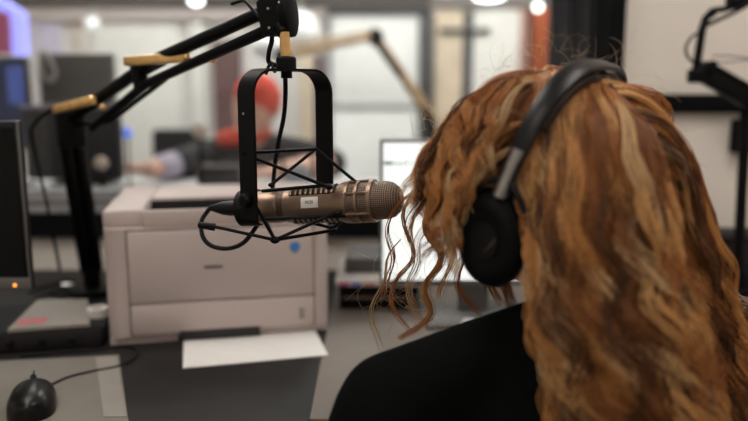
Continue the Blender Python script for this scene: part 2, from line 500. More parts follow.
MB().lathe([(-0.0035, 0.009), (-0.002, 0.0105), (0.002, 0.0105), (0.0035, 0.009)], (0, 0.03, 0.0255), (1, 0, 0), 18).build('scroll_wheel', RUBBER, mo, True)
cb = [mc + mr @ V(0, 0.054, 0.01), atz(45, 387, DESK + .006), atz(68, 377, DESK + .006), atz(92, 371, DESK + .006), atz(118, 366, DESK + .006),
      atz(134, 358, DESK + .004), atz(136, 350, DESK + .003), atz(122, 346.5, DESK + .003), atz(90, 350, DESK + .003), atz(20, 356, DESK + .003)]
MB().tube(spline(cb, 6), 0.0017, 6).build('cable', RUBBER, mo)

# right-hand papers and unit behind the curls
g0 = at(331, 300, 1.46)
r2 = thing('rack_unit', 'low black unit under the paper stack right of the printer', 'audio unit', (0.02, 1.45, DESK))
a0, a1 = atz(331, 322, DESK).x, atz(420, 322, DESK).x
MB().b2((-0.07, 1.42, DESK + 0.003), (0.09, 1.62, DESK + 0.052), 0.002).build('case', BLACK, r2)
MB().b2((-0.066, 1.416, DESK + 0.024), (0.086, 1.42, DESK + 0.029), 0.001).build('trim_strip', mat('warm_grey_strip', (0.16, 0.11, 0.10), 0.5), r2)
for sx in (-0.05, 0.07):
    for sy in (1.44, 1.6):
        MB().lathe([(0, 0.008), (0.003, 0.008)], (sx, sy, DESK), (0, 0, 1), 10).build('foot', RUBBER, r2)
zs = DESK + 0.052
st = flat_poly('paper_stack', [V(-0.078, 1.41, zs), V(0.088, 1.405, zs), V(0.088, 1.6, zs), V(-0.075, 1.61, zs)], 0.012, mat('stack_paper', (0.62, 0.59, 0.56), 0.75), 'stack of white papers on the black unit right of the printer', 'papers')
for k, (c, x) in enumerate((((0.5, 0.1, 0.25), -0.07), ((0.15, 0.2, 0.55), -0.045), ((0.6, 0.3, 0.25), -0.02))):
    MB().b2((x, 1.4045, zs + 0.003), (x + 0.02, 1.4085, zs + 0.009)).build('index_tab', mat('tab%d' % k, c, 0.6), st)
bk = flat_poly('dark_folder', [V(-0.06, 1.47, zs + .0135), V(0.08, 1.46, zs + .0135), V(0.08, 1.60, zs + .0135), V(-0.055, 1.61, zs + .0135)], 0.028, mat('grey_folder', (0.09, 0.085, 0.085), 0.6), 'dark grey folder on top of the paper stack', 'folder')

# ---------------------------------------------------------------- bright monitor behind the curls
sl, sr = at(381, 143, 1.36), at(381, 280, 1.36)
mw = 0.36
bx0, bz0, bz1 = sl.x + 0.004, sr.z, sl.z
bmn = thing('monitor', 'monitor showing a bright white page behind the curls', 'monitor', (bx0 + mw / 2, 1.38, DESK))
MB().b2((bx0 - 0.006, 1.364, bz0 - 0.012), (bx0 + mw + 0.006, 1.39, bz1 + 0.006), 0.003).build('housing', SILVER, bmn)
M_PAGE = mat('white_page', (0.85, 0.88, 0.88), 0.4, emit=0.72, ecol=(0.93, 1.0, 0.99))
scr = MB().b2((bx0, 1.361, bz0), (bx0 + mw, 1.3645, bz1)).build('screen', M_PAGE, bmn)
yb_ = at(381, 163, 1.36).z
M_TEAL = mat('teal_print', (0.04, 0.16, 0.13), 0.5, emit=0.10, ecol=(0.08, 0.3, 0.25))
M_PALE = mat('pale_teal_print', (0.5, 0.6, 0.58), 0.5, emit=0.45, ecol=(0.75, 0.9, 0.87))
MB().b2((bx0, 1.3602, yb_ - 0.0025), (bx0 + mw, 1.3612, yb_ + 0.002)).build('toolbar', M_PALE, scr)
MB().b2((bx0 + 0.002, 1.3598, yb_ - 0.003), (bx0 + 0.018, 1.3606, yb_ + 0.003)).build('menu_text', M_TEAL, scr)
MB().b2((bx0 + 0.045, 1.3598, yb_ - 0.0025), (bx0 + 0.062, 1.3606, yb_ + 0.002)).build('menu_text', M_PALE, scr)
MB().b2((bx0 + mw / 2 - 0.03, 1.39, DESK + 0.01), (bx0 + mw / 2 + 0.03, 1.41, bz0 + 0.12), 0.003).build('stand_neck', SILVER, bmn)
MB().box((bx0 + mw / 2, 1.375, DESK + 0.005), (0.2, 0.16, 0.01), None, 0.003).build('stand_foot', SILVER, bmn)
kb = thing('keyboard', 'pale keyboard in front of the bright monitor', 'keyboard', (0.30, 1.235, DESK))
MB().box((0.36, 1.235, DESK + 0.009), (0.40, 0.13, 0.016), None, 0.004).build('base', mat('pale_grey', (0.55, 0.54, 0.52), 0.5), kb)
keym = None
M_KEY = mat('key_cap', (0.62, 0.61, 0.6), 0.5)
for j in range(5):
    for i in range(15):
        if keym is None:
            ko = MB().box((0, 0, 0), (0.021, 0.020, 0.007), None, 0.002, 1).build('key', M_KEY, kb, True)
            keym = ko.data
        else:
            ko = bpy.data.objects.new('key', keym)
            COL.objects.link(ko)
            ko.parent = kb
        ko.location = (0.06 - 0.185 + i * 0.0262, -0.05 + j * 0.025, 0.0205)

# ---------------------------------------------------------------- microphone
TIP = at(403, 199, 0.885)
REAR = at(240, 208.5, 0.955)
MX = (TIP - REAR)
ML = MX.length
MR = orient(MX)
M_CHAMP = mat('champagne_metal', (0.30, 0.21, 0.15), 0.34, 0.75, 0.06, 60, 0.1, 900)
M_CHAMPD = mat('brown_metal', (0.10, 0.065, 0.048), 0.45, 0.5, 0.1, 60)
def mesh_mat():
    m = mat('wire_mesh', (0.15, 0.11, 0.085), 0.45, 0.6)
    nt = m.node_tree
    b = nt.nodes['Principled BSDF']
    tc = nt.nodes['Texture Coordinate']
    sep = nt.nodes.new('ShaderNodeSeparateXYZ')
    nt.links.new(tc.outputs['Object'], sep.inputs[0])
    at2 = nt.nodes.new('ShaderNodeMath'); at2.operation = 'ARCTAN2'
    nt.links.new(sep.outputs['Y'], at2.inputs[0]); nt.links.new(sep.outputs['Z'], at2.inputs[1])
    def wave(src, mul):
        a = nt.nodes.new('ShaderNodeMath'); a.operation = 'MULTIPLY'; a.inputs[1].default_value = mul
        nt.links.new(src, a.inputs[0])
        s = nt.nodes.new('ShaderNodeMath'); s.operation = 'SINE'
        nt.links.new(a.outputs[0], s.inputs[0])
        return s.outputs[0]
    mx = nt.nodes.new('ShaderNodeMath'); mx.operation = 'MAXIMUM'
    nt.links.new(wave(at2.outputs[0], 60), mx.inputs[0])
    nt.links.new(wave(sep.outputs['X'], 2400), mx.inputs[1])
    rp = nt.nodes.new('ShaderNodeValToRGB')
    rp.color_ramp.elements[0].position = 0.35; rp.color_ramp.elements[0].color = (0.012, 0.009, 0.008, 1)
    rp.color_ramp.elements[1].position = 0.85; rp.color_ramp.elements[1].color = (0.30, 0.215, 0.16, 1)
    nt.links.new(mx.outputs[0], rp.inputs[0])
    nt.links.new(rp.outputs[0], b.inputs['Base Color'])
    bp = nt.nodes.new('ShaderNodeBump'); bp.inputs['Strength'].default_value = 0.6; bp.inputs['Distance'].default_value = 0.0006
    nt.links.new(mx.outputs[0], bp.inputs['Height'])
    nt.links.new(bp.outputs[0], b.inputs['Normal'])
    return m
M_MESH = mesh_mat()
mic = thing('broadcast_microphone', 'champagne broadcast microphone with mesh grille hanging in the black yoke', 'microphone', REAR, MR)
X = (1, 0, 0)
s = ML / 0.217
HR = 0.0262
MB().lathe([(0.0, 0.010), (0.001, 0.0165), (0.006, 0.0185), (0.022, 0.0205), (0.026, 0.0215), (0.058 * s, 0.0218), (0.060 * s, 0.0205)], (0, 0, 0), X, 40).build('rear_cap', M_CHAMP, mic, True)
MB().lathe([(0.058 * s, 0.0206), (0.0695 * s, 0.0206)], (0, 0, 0), X, 40).build('dark_band', M_CHAMPD, mic, True)
MB().lathe([(0.068 * s, 0.0200), (0.069 * s, 0.0222), (0.132 * s, 0.0224), (0.139 * s, 0.0232), (0.145 * s, HR), (0.1515 * s, HR + 0.0004), (0.153 * s, HR - 0.001)], (0, 0, 0), X, 40).build('body', M_CHAMP, mic, True)
# vent ribs above and below the plain side
rib_me = {}
for sgn in (1, -1):
    for k in range(9):
        x = (0.077 + 0.0068 * k) * s
        a0 = math.radians(90 + sgn * 0)
        pts = []
        for j in range(9):
            a = math.radians(-50 + 100 * j / 8)
            pts.append(V(x + 0.0030 * math.sin(a), -math.sin(a) * 0.0230, sgn * math.cos(a) * 0.0236))
        MB().tube(pts, 0.0017, 6).build('vent_rib', M_CHAMP, mic, True)
        MB().tube([q_ * 1.0 + V(0.0034 * s, 0, 0) for q_ in pts], 0.0014, 6).build('rib_shade', mat('rib_shade_dark', (0.015, 0.011, 0.009), 0.8), mic, True)  # dark tube painted in for the shade between two ribs
MB().lathe([(0.150 * s, HR - 0.0022), (0.198 * s, HR - 0.0022), (0.206 * s, HR - 0.0045), (0.2125 * s, HR - 0.010), (0.216 * s, HR - 0.017), (0.217 * s, 0.0)], (0, 0, 0), X, 48).build('grille', M_MESH, mic, True)
for (xa_, xb_, rr) in ((0.163, 0.1668, HR + 0.0004), (0.1785, 0.184, HR + 0.0006)):
    m = MB()
    m.lathe([(xa_ * s, HR - 0.003), (xa_ * s + .0004, rr), (xb_ * s - .0004, rr), (xb_ * s, HR - 0.003)], (0, 0, 0), X, 48)
    m.build('grille_ring', M_CHAMP, mic, True)
for k in range(6):
    a = math.radians(62 + 60 * k)
    MB().tube([V(0.151 * s, math.sin(a) * (HR - .0006), math.cos(a) * (HR - .0006)), V(0.182 * s, math.sin(a) * (HR - .0006), math.cos(a) * (HR - .0006))], 0.0017, 6).build('grille_bar', M_CHAMP, mic, True)
# name plate on the side facing the camera
lab_c = at(309, 201.5, 0.9)
lx = (lab_c - REAR).dot(MX.normalized())
def on_side(x, ang, r):
    a = math.radians(ang)
    return V(x, -math.cos(a) * r, math.sin(a) * r)
pl_ = MB()
vs, fs = [], []
for i in range(2):
    for j in range(6):
        for r in (0.0222, 0.0234):
            vs.append(on_side(lx + (-0.0115 + 0.023 * i), 14 - 17 + 34 * j / 5, r))
for j in range(5):
    a, b_ = j * 2, 12 + j * 2
    fs += [(a, a + 2, b_ + 2, b_), (a + 1, b_ + 1, b_ + 3, a + 3)]
fs += [(0, 12, 13, 1), (10, 11, 23, 22)] + [(j * 2, j * 2 + 1, j * 2 + 3, j * 2 + 2) for j in range(5)] + [(12 + j * 2, 12 + j * 2 + 2, 12 + j * 2 + 3, 12 + j * 2 + 1) for j in range(5)]
plate = MB().add(vs, fs).build('name_plate', mat('label_white', (0.85, 0.82, 0.78), 0.6), mic, True)
tx = bpy.data.curves.new('lettering', 'FONT')
tx.body = 'RE20'
tx.size = 0.0052
tx.align_x = 'CENTER'; tx.align_y = 'CENTER'
tx.extrude = 0.0001
txo = bpy.data.objects.new('lettering', tx)
COL.objects.link(txo)
dgx = bpy.context.evaluated_depsgraph_get()
tme = bpy.data.meshes.new_from_object(txo.evaluated_get(dgx))
bpy.data.objects.remove(txo)
lt = bpy.data.objects.new('lettering', tme)
COL.objects.link(lt)
a = math.radians(14)
lt.matrix_basis = Matrix.Translation(on_side(lx, 14, 0.0237)) @ Matrix.Rotation(math.radians(90) - a, 4, 'X')
tme.materials.clear(); tme.materials.append(BLACK)
lt.parent = plate

# ---------------------------------------------------------------- yoke and shock mount
YN_T, YF_T = at(250, 80, 0.872), at(325, 80, 0.965)       # near and far arm
sm = thing('shock_mount', 'black U-shaped yoke with a spidery rod suspension around the microphone', 'shock mount', at(283, 66, 0.915))
near, far = at(249, 200, 0.872), at(325, 196, 0.965)
top_z = at(283, 70, 0.915).z
ydir = (far - near); ydir.z = 0
YL = ydir.length
yu = ydir.normalized()
yw = V(yu.y, -yu.x, 0)                # across the strap
mid = (near + far) / 2
pts, nds = [], []
zb = near.z - 0.024
rc = 0.030
def yk(u, z):
    return V(mid.x, mid.y, 0) + yu * u + V(0, 0, z)
hl = YL / 2
path = [(-hl, zb), (-hl, zb + 0.05), (-hl, top_z - rc)]
nn = [(-1, 0)] * 3
for k in range(1, 8):
    a = math.pi - (math.pi / 2) * k / 8
    path.append((-hl + rc + rc * math.cos(a), top_z - rc + rc * math.sin(a))); nn.append((math.cos(a), math.sin(a)))
path += [(-hl + rc, top_z), (0, top_z), (hl - rc, top_z)]
nn += [(0, 1)] * 3
for k in range(1, 8):
    a = math.pi / 2 - (math.pi / 2) * k / 8
    path.append((hl - rc + rc * math.cos(a), top_z - rc + rc * math.sin(a))); nn.append((math.cos(a), math.sin(a)))
path += [(hl, top_z - rc), (hl, far.z + 0.05), (hl, far.z - 0.005)]
nn += [(1, 0)] * 3
pts = [yk(u, z) for u, z in path]
nds = [yu * a + V(0, 0, b) for a, b in nn]
MB().strip(pts, yw, 0.030, 0.0032, nds).build('yoke', BLACK, sm)
for sgn, e in ((-1, near), (1, far)):
    p = yk(sgn * hl, e.z + 0.0)
    MB().lathe([(-0.006, 0.009), (0.008, 0.009), (0.010, 0.007)], p, yu * sgn, 16).build('pivot_knob', BLACK, sm)
    p2 = yk(sgn * hl, top_z - 0.052)
    MB().lathe([(0, 0.0016), (0.0022, 0.0014)], p2 + yw * (-0.004), yu * sgn, 10).build('rivet', CHROME, sm)
def rods(name, pl_list, r=0.0022):
    for pp in pl_list:
        MB().tube([Vector(p) for p in pp], r, 8).build(name, BLACK, sm)
ax = MX.normalized()
def mp(x, ang, r):         # point around the microphone axis: x along, ang from camera side upwards
    return Matrix.Translation(REAR) @ (MR.to_4x4() @ on_side(x * s, ang, r))
up_n = at(242, 153, 0.872)
up_f = at(316, 149, 0.955)
lo_n = at(275, 240, 0.875)
lo_f = at(333, 228, 0.94)
cl_f = mp(0.118, 62, 0.0265)
rods('suspension_rod', [
    (up_n, up_f), (up_n, at(328, 187, 0.885)), (up_f, at(272, 184, 0.93)), (up_f, at(356, 182, 0.905)),
    (at(262, 191, 0.912), at(330, 185, 0.885)),
    (at(207, 225, 0.89), lo_n), (at(262, 219, 0.885), at(346, 216, 0.885)), (at(250, 196, 0.868), lo_n),
    (lo_n, at(337, 212, 0.88)), (lo_n, at(336, 230, 0.92)), (lo_f, at(353, 212, 0.9)), (at(290, 218, 0.93), lo_f), (lo_n, at(262, 214, 0.93))])
for p, r in ((lo_n, 0.0062), (lo_f, 0.0062), (at(329, 187, 0.884), 0.005), (at(338, 213, 0.88), 0.0045), (up_f, 0.0032), (at(271, 185, 0.93), 0.004)):
    MB().ell(p, (r, r, r * 0.75), None, 12, 8).build('rod_joint', BLACK, sm)
MB().lathe([(0.002, 0.0205), (0.003, 0.0238), (0.028 * s, 0.0242), (0.030 * s, 0.022)], REAR, MX, 32).build('rear_clamp', RUBBER, sm)
pc = at(207, 226, 0.9)
MB().lathe([(-0.012, 0.0), (-0.011, 0.004), (0.010, 0.005), (0.012, 0.0)], pc, (1, -0.2, -0.12), 14).build('tension_knob', BLACK, sm)
# stud
sp = yk(0, top_z)
MB().lathe([(-0.010, 0.007), (-0.0016, 0.007)], sp, (0, 0, 1), 16).build('lock_nut', BLACK, sm)
MB().lathe([(0.0017, 0.0125), (0.014, 0.0125), (0.016, 0.011), (0.017, 0.007)], sp, (0, 0, 1), 20).build('collar', BLACK, sm)

# ---------------------------------------------------------------- boom arm (near)
base = atz(93, 297, DESK)
ELB = at(68, 116, 1.32)
BASE = atz(93, 293, DESK)
BASE.z = DESK
HEAD = sp + V(-0.004, 0, 0.072)
ba = thing('boom_arm', 'black boom arm with brass fittings holding the microphone yoke', 'boom arm', BASE)
MB().lathe([(0, 0.05), (0.012, 0.05), (0.016, 0.042), (0.016, 0.018), (0.06, 0.018), (0.062, 0.012)], BASE, (0, 0, 1), 28).build('base', BLACK, ba)
lo = ELB - BASE
side = V(0.8, 0.6, 0).normalized()
for k in (-1, 1):
    MB().tube([BASE + V(0, 0, 0.055) + side * 0.012 * k, ELB - lo.normalized() * 0.02 + side * 0.012 * k], 0.0125, 12).build('lower_tube', BLACK, ba)
MB().box(ELB + V(0.002, 0, -0.02), (0.048, 0.03, 0.075), orient(side), 0.006).build('elbow_bracket', BLACK, ba)
# upper arm: two parallel tubes from elbow to head
up = V(0, 0, 1)
A0, A1 = at(72, 118, 1.315), at(272, 8, 0.945)
B0, B1 = at(92, 128, 1.29), at(270, 29, 0.95)
MIDa, MIDb = at(150, 63, 1.17), at(146, 84, 1.17)
MB().tube([A0, MIDa, A1], [0.010, 0.0105, 0.0085], 14).build('upper_tube', BLACK, ba)
MB().tube([B0, MIDb, B1], [0.007, 0.0075, 0.0075], 14).build('upper_tube', BLACK, ba)
M2 = [at(78, 124, 1.31), at(108, 121, 1.26), at(138, 100, 1.2), at(168, 77, 1.13)]
MB().tube(spline(M2, 5), 0.004, 8).build('tension_rod', BLACK, ba)
MB().box(at(139, 73, 1.185), (0.022, 0.02, 0.052), orient(A1 - A0), 0.005).build('mid_bracket', BLACK, ba)
def bar(name, a, b, w, h, m, bev=0.004):
    d_ = b - a
    return MB().box((a + b) / 2, (d_.length, w, h), orient(d_), bev).build(name, m, ba)
bar('brass_sleeve', at(55, 109.5, 1.30), at(94, 100, 1.235), 0.014, 0.016, BRASS)
bar('brass_sleeve', at(126, 61.5, 1.185), at(187, 57, 1.10), 0.014, 0.0155, BRASS)
for p in (at(187, 57.5, 1.09), at(103, 107, 1.22), at(213, 60, 1.05)):
    MB().lathe([(-0.006, 0.0), (-0.006, 0.0045), (0.004, 0.0055), (0.008, 0.004), (0.009, 0.002)], p, (0.2, -1, 0.1), 14).build('brass_knob', BRASS, ba)
# head
HA, HB = at(271, 4, 0.94), at(270, 30, 0.945)
hc = at(274, 20, 0.935)
for k, dy in ((0, -0.013), (1, 0.013)):
    m = MB()
    prof = [at(258, 4, 0.935), at(270, -8, 0.935), at(284, -12, 0.935), at(290, 2, 0.935), at(284, 28, 0.935), at(276, 36, 0.935), at(264, 36, 0.935), at(261, 22, 0.935)]
    vs = [p + V(0, dy - 0.002, 0) for p in prof] + [p + V(0, dy + 0.002, 0) for p in prof]
    n = len(prof)
    m.add(vs, [tuple(range(n)), tuple(range(2 * n - 1, n - 1, -1))] + [(i, n + i, n + (i + 1) % n, (i + 1) % n) for i in range(n)])
    m.build('head_plate', BLACK, ba)
for (x, y) in ((270, 10), (271, 29), (281, 4)):
    p = at(x, y, 0.935)
    MB().lathe([(-0.018, 0.0045), (0.018, 0.0045)], p, (0, 1, 0), 12).build('pivot_bolt', BLACK, ba)
    MB().lathe([(0, 0.0018), (0.0012, 0.0014)], p + V(0, -0.018, 0), (0, -1, 0), 10).build('bolt_cap', CHROME, ba)
dk = at(288, 14, 0.93)
MB().lathe([(-0.007, 0.022), (-0.005, 0.026), (0.005, 0.026), (0.007, 0.022)], dk, (0.93, -0.36, 0.1), 24, 1.1, 0.7).build('clamp_knob', BLACK, ba)
stub0, stub1 = sp + V(0, 0, 0.017), at(278, 32, 0.93)
MB().tube([sp + V(0, 0, 0.0165), sp + V(-0.001, 0, 0.030), sp + V(-0.0015, 0, 0.046)], [0.0066, 0.0066, 0.0062], 14).build('brass_stud', BRASS, ba)
MB().tube([sp + V(-0.0015, 0, 0.044), at(277, 25, 0.932)], [0.008, 0.011], 14).build('swivel', BLACK, ba)
wr = spline([at(232, 4, 0.985), at(244, 1, 0.965), at(253, 10, 0.945), at(261, 18, 0.93), at(268, 16, 0.925)], 6)
MB().tube(wr, 0.0022, 8).build('cable_clip', BLACK, ba)

# microphone cable
cab = thing('microphone_cable', 'black microphone cable looping from the plug and up through the yoke', 'cable', at(205, 230, 0.92))
XA = REAR + ax * 0.004
plug_dir = (at(205, 208, 0.972) - XA)
MB().lathe([(0, 0.0095), (0.018, 0.0105), (0.03, 0.009), (0.042, 0.0055), (0.05, 0.0035)], XA, plug_dir, 18).build('plug', BLACKP, cab)
p_end = XA + plug_dir.normalized() * 0.048
cp = [p_end, at(207, 212, 0.972), at(201.5, 222, 0.965), at(203, 237, 0.955), at(212, 246, 0.95), at(228, 248.5, 0.945), at(243, 243, 0.945), at(254, 230, 0.95),
      at(264, 213, 0.985), at(272, 190, 0.995), at(275, 165, 0.985), at(279, 140, 0.975), at(284, 115, 0.97), at(285.5, 90, 0.955), at(284, 70, 0.95), at(277, 66, 0.955), at(269, 62, 0.955), at(269, 52, 0.95), at(272, 38, 0.955), at(268, 22, 0.965), at(240, 22, 1.0), at(205, 42, 1.06), at(160, 66, 1.16), at(100, 98, 1.265), at(62, 104, 1.335), at(42, 116, 1.37), at(33, 126, 1.39), at(32, 140, 1.41), at(46, 200, 1.42), at(60, 270, 1.43)]
MB().tube(spline(cp, 6), 0.0031, 10).build('cord', RUBBER, cab)
MB().tube(spline([at(266, 74, 0.94), at(268, 68, 0.945), at(271, 63, 0.95), at(273, 68, 0.945), at(275, 72, 0.94)], 4), 0.0022, 6).build('cable_tie', RUBBER, cab)
# small desk cables behind the notepad
for k, pp in enumerate(([(30, 292), (55, 284), (70, 281), (82, 287), (96, 289)], [(36, 298), (60, 290), (72, 292), (64, 296), (50, 294)])):
    one('loose_cable', MB().tube(spline([atz(x, y, DESK + 0.005) for x, y in pp], 6), 0.0035, 6), RUBBER,
        ['loose black cable curling at the foot of the boom arm', 'short black cable coil behind the pale notepad'][k], 'cable')
jk = atz(62, 292, DESK)
one('cable_plug', MB().lathe([(0, 0.004), (0.002, 0.006), (0.022, 0.006), (0.026, 0.004)], jk + V(0, 0, 0.014), (1, 0.2, 0), 12), CHROME, 'small steel plug lying among the cables behind the notepad', 'plug')

# ---------------------------------------------------------------- second boom arm on the right
PX2 = 1.55
b2a = atz(744, 282, DESK)
b2 = thing('boom_arm', 'black folded boom arm in front of the greige wall on the right', 'boom arm', (b2a.x + 0.004, PX2, DESK))
bx = at(744, 200, PX2).x
MB().lathe([(0, 0.045), (0.012, 0.045), (0.015, 0.02), (0.05, 0.018), (0.052, 0.011)], (bx, PX2, DESK), (0, 0, 1), 24).build('base', BLACK, b2)
MB().tube([V(bx, PX2, DESK + 0.05), at(746, 108, PX2)], 0.011, 12).build('post', BLACK, b2)
def bar2(name, a, b, w, h, bev=0.004, m=BLACK):
    d_ = b - a
    return MB().box((a + b) / 2, (d_.length, w, h), orient(d_), bev).build(name, m, b2)
E2 = at(699, 72, PX2)
bar2('arm_beam', at(699, 71, PX2), at(770, 112, PX2), 0.03, 0.036)
bar2('arm_beam', at(716, 68, PX2 - 0.01), at(770, 99, PX2 - 0.01), 0.016, 0.012)
MB().box(at(697, 76, PX2), (0.034, 0.034, 0.030), None, 0.006).build('elbow', BLACK, b2)
MB().lathe([(-0.022, 0.011), (0.022, 0.011)], at(708, 66, PX2), (0, 1, 0), 14).build('elbow_bolt', BLACK, b2)
MB().tube([at(696, 70, PX2), at(702, 30, PX2), at(706, 18, PX2), at(714, 12, PX2)], 0.0085, 10).build('upper_tube', BLACK, b2)
MB().tube(spline([at(706, 18, PX2), at(712, 11, PX2), at(724, 9, PX2), at(734, 6, PX2), at(760, -6, PX2)], 5), 0.0062, 10).build('upper_tube', BLACK, b2)
MB().tube([at(703, 27, PX2 - 0.015), at(731, 14, PX2 - 0.015), at(760, -2, PX2 - 0.015)], 0.004, 8).build('tension_rod', BLACK, b2)
MB().box(at(736, 3, PX2), (0.036, 0.03, 0.026), None, 0.005).build('arm_joint', BLACK, b2)
MB().tube(spline([at(703, 30, PX2 - 0.02), at(692, 37, PX2 - 0.03), at(686, 47, PX2 - 0.03), at(688, 57, PX2 - 0.03), at(697, 65, PX2 - 0.03)], 6), 0.0028, 8).build('cable', RUBBER, b2)
MB().tube(spline([at(712, 56, PX2 - 0.02), at(730, 56, PX2 - 0.02), at(762, 60, PX2 - 0.02)], 4), 0.0011, 6).build('spring_wire', BLACK, b2)
MB().tube(spline([at(712, 62, PX2 - 0.02), at(730, 62, PX2 - 0.02), at(762, 57, PX2 - 0.02)], 4), 0.0011, 6).build('spring_wire', BLACK, b2)
# wall outlet
oc = at(744, 136, WY - 0.02)
ot = thing('wall_outlet', 'dark wall outlet box below the black rail on the right', 'outlet', (oc.x, WY, oc.z - 0.035))
MB().box((oc.x + 0.004, WY - 0.0155, oc.z), (0.06, 0.03, 0.08), None, 0.004).build('box', M_FRAME, ot)
MB().box((oc.x + 0.004, WY - 0.032, oc.z), (0.035, 0.004, 0.055), None, 0.002).build('face_plate', SILVER, ot)
for dz in (-0.014, 0.014):
    MB().lathe([(0, 0.009), (0.0015, 0.009)], (oc.x + 0.004, WY - 0.034, oc.z + dz), (0, -1, 0), 14).build('socket', BLACKP, ot)
# dark equipment low right
eq = at(728, 262, 1.5)
spk = thing('equipment_case', 'dark equipment case on the desk below the outlet', 'equipment', (eq.x + 0.03, 1.60, DESK))
MB().b2((eq.x, 1.6, DESK), (eq.x + 0.2, 1.74, DESK + 0.11), 0.006).build('case', BLACK, spk)
MB().b2((eq.x + 0.01, 1.596, DESK + 0.01), (eq.x + 0.19, 1.6, DESK + 0.10), 0.002).build('front_panel', MATS['dark_grey_panel'], spk)
# ---------------------------------------------------------------- the woman
M_SKIN = mat('skin', (0.62, 0.33, 0.22), 0.5, 0, 0.06, 25, 0.05, 400)
M_SKIN.node_tree.nodes['Principled BSDF'].inputs['Subsurface Weight'].default_value = 0.15
M_SKIN.node_tree.nodes['Principled BSDF'].inputs['Subsurface Radius'].default_value = (0.01, 0.004, 0.002)
M_SHIRT = mat('black_jersey', (0.0035, 0.004, 0.004), 0.95, 0, 0.2, 8, 0.3, 60, spec=0.06)
TH = math.radians(53)
HC = V(0.192, 0.795, 1.082)
F = V(-math.sin(TH), math.cos(TH), 0)
L = V(-math.cos(TH), -math.sin(TH), 0)
U = V(0, 0, 1)
HROT = Matrix((F, L, U)).transposed()
def hl3(f, l, u):
    return HC + F * f + L * l + U * u
TB = math.radians(16)
FB = V(-math.sin(TB), math.cos(TB), 0)
LB = V(-math.cos(TB), -math.sin(TB), 0)
BROT = Matrix((FB, LB, U)).transposed()
NB = hl3(-0.035, 0, 0); NB.z = 0.935
def bl(f, l, z):
    return V(NB.x, NB.y, 0) + FB * f + LB * l + U * z
def limb(mb, pts, rs, seg=14):
    mb.tube(pts, rs, seg)
    for p, r in zip(pts, rs):
        mb.ell(p, (r, r, r), None, 14, 10)
def voxel_object(mb, name, m, parent, size, smooth=4, disp=None):
    me = bpy.data.meshes.new(name + '_raw')
    inv = basis(parent).inverted() if parent is not None else Matrix.Identity(4)
    me.from_pydata([tuple(inv @ Vector(p)) for p in mb.v], [], mb.f)
    o = bpy.data.objects.new(name, me)
    COL.objects.link(o)
    r = o.modifiers.new('remesh', 'REMESH')
    r.mode = 'VOXEL'; r.voxel_size = size; r.use_smooth_shade = True
    sm_ = o.modifiers.new('smooth', 'SMOOTH')
    sm_.factor = 0.5; sm_.iterations = smooth
    dg = bpy.context.evaluated_depsgraph_get()
    new = bpy.data.meshes.new_from_object(o.evaluated_get(dg))
    o.modifiers.clear()
    o.data = new
    bpy.data.meshes.remove(me)
    new.name = name
    for p in new.polygons:
        p.use_smooth = True
    new.materials.clear()
    new.materials.append(m)
    if parent is not None:
        o.parent = parent
    return o
def hand(mb, wrist, direction, palm_normal, k=1.0, curl=0.5, thumb_side=1):
    """palm, four bent fingers and a thumb"""
    d_ = Vector(direction).normalized()
    n_ = Vector(palm_normal); n_ = (n_ - d_ * n_.dot(d_)).normalized()
    w_ = d_.cross(n_) * thumb_side
    Rm = Matrix((d_, w_, n_)).transposed()
    mb.ell(wrist + d_ * 0.048 * k, (0.05 * k, 0.040 * k, 0.015 * k), Rm, 16, 10)
    for i, (off, ln) in enumerate(((0.028, 0.072), (0.0095, 0.080), (-0.0095, 0.075), (-0.028, 0.060))):
        p0 = wrist + d_ * 0.082 * k + w_ * off * k
        p1 = p0 + (d_ * math.cos(curl * 0.5) + n_ * math.sin(curl * 0.5)) * ln * 0.45 * k
        p2 = p1 + (d_ * math.cos(curl * 1.2) + n_ * math.sin(curl * 1.2)) * ln * 0.32 * k
        p3 = p2 + (d_ * math.cos(curl * 1.9) + n_ * math.sin(curl * 1.9)) * ln * 0.25 * k
        limb(mb, [p0 - d_ * 0.02 * k, p0, p1, p2, p3], [0.009 * k, 0.0088 * k, 0.0082 * k, 0.0075 * k, 0.0066 * k], 8)
    t0_ = wrist + d_ * 0.03 * k + w_ * 0.03 * k
    t1_ = t0_ + (d_ * 0.6 + w_ * 0.75 + n_ * 0.2).normalized() * 0.04 * k
    t2_ = t1_ + (d_ * 0.9 + w_ * 0.3 + n_ * 0.3).normalized() * 0.03 * k
    limb(mb, [wrist + d_ * 0.02 * k + w_ * 0.012 * k, t0_, t1_, t2_], [0.013 * k, 0.0125 * k, 0.0100 * k, 0.0085 * k], 8)

woman = thing('person', 'woman with long wavy ginger hair in a black top facing the microphone', 'person', (NB.x, NB.y - 0.05, 0))
bdy = MB()
# head
bdy.ell(hl3(-0.012, 0, 0.012), (0.093, 0.075, 0.098), HROT, 28, 18)
bdy.ell(hl3(0.035, 0, -0.03), (0.058, 0.062, 0.085), HROT, 24, 16)
bdy.ell(hl3(0.052, 0, -0.090), (0.036, 0.040, 0.030), HROT)
bdy.ell(hl3(0.082, 0, 0.028), (0.012, 0.042, 0.012), HROT)
bdy.tube([hl3(0.086, 0, 0.018), hl3(0.103, 0, -0.022), hl3(0.090, 0, -0.036)], [0.007, 0.011, 0.009], 10)
for q in (-1, 1):
    bdy.ell(hl3(0.075, q * 0.035, -0.022), (0.018, 0.02, 0.018), HROT)
    bdy.ell(hl3(-0.005, q * 0.075, -0.008), (0.018, 0.008, 0.03), HROT)
bdy.ell(hl3(0.085, 0, -0.060), (0.012, 0.024, 0.010), HROT)
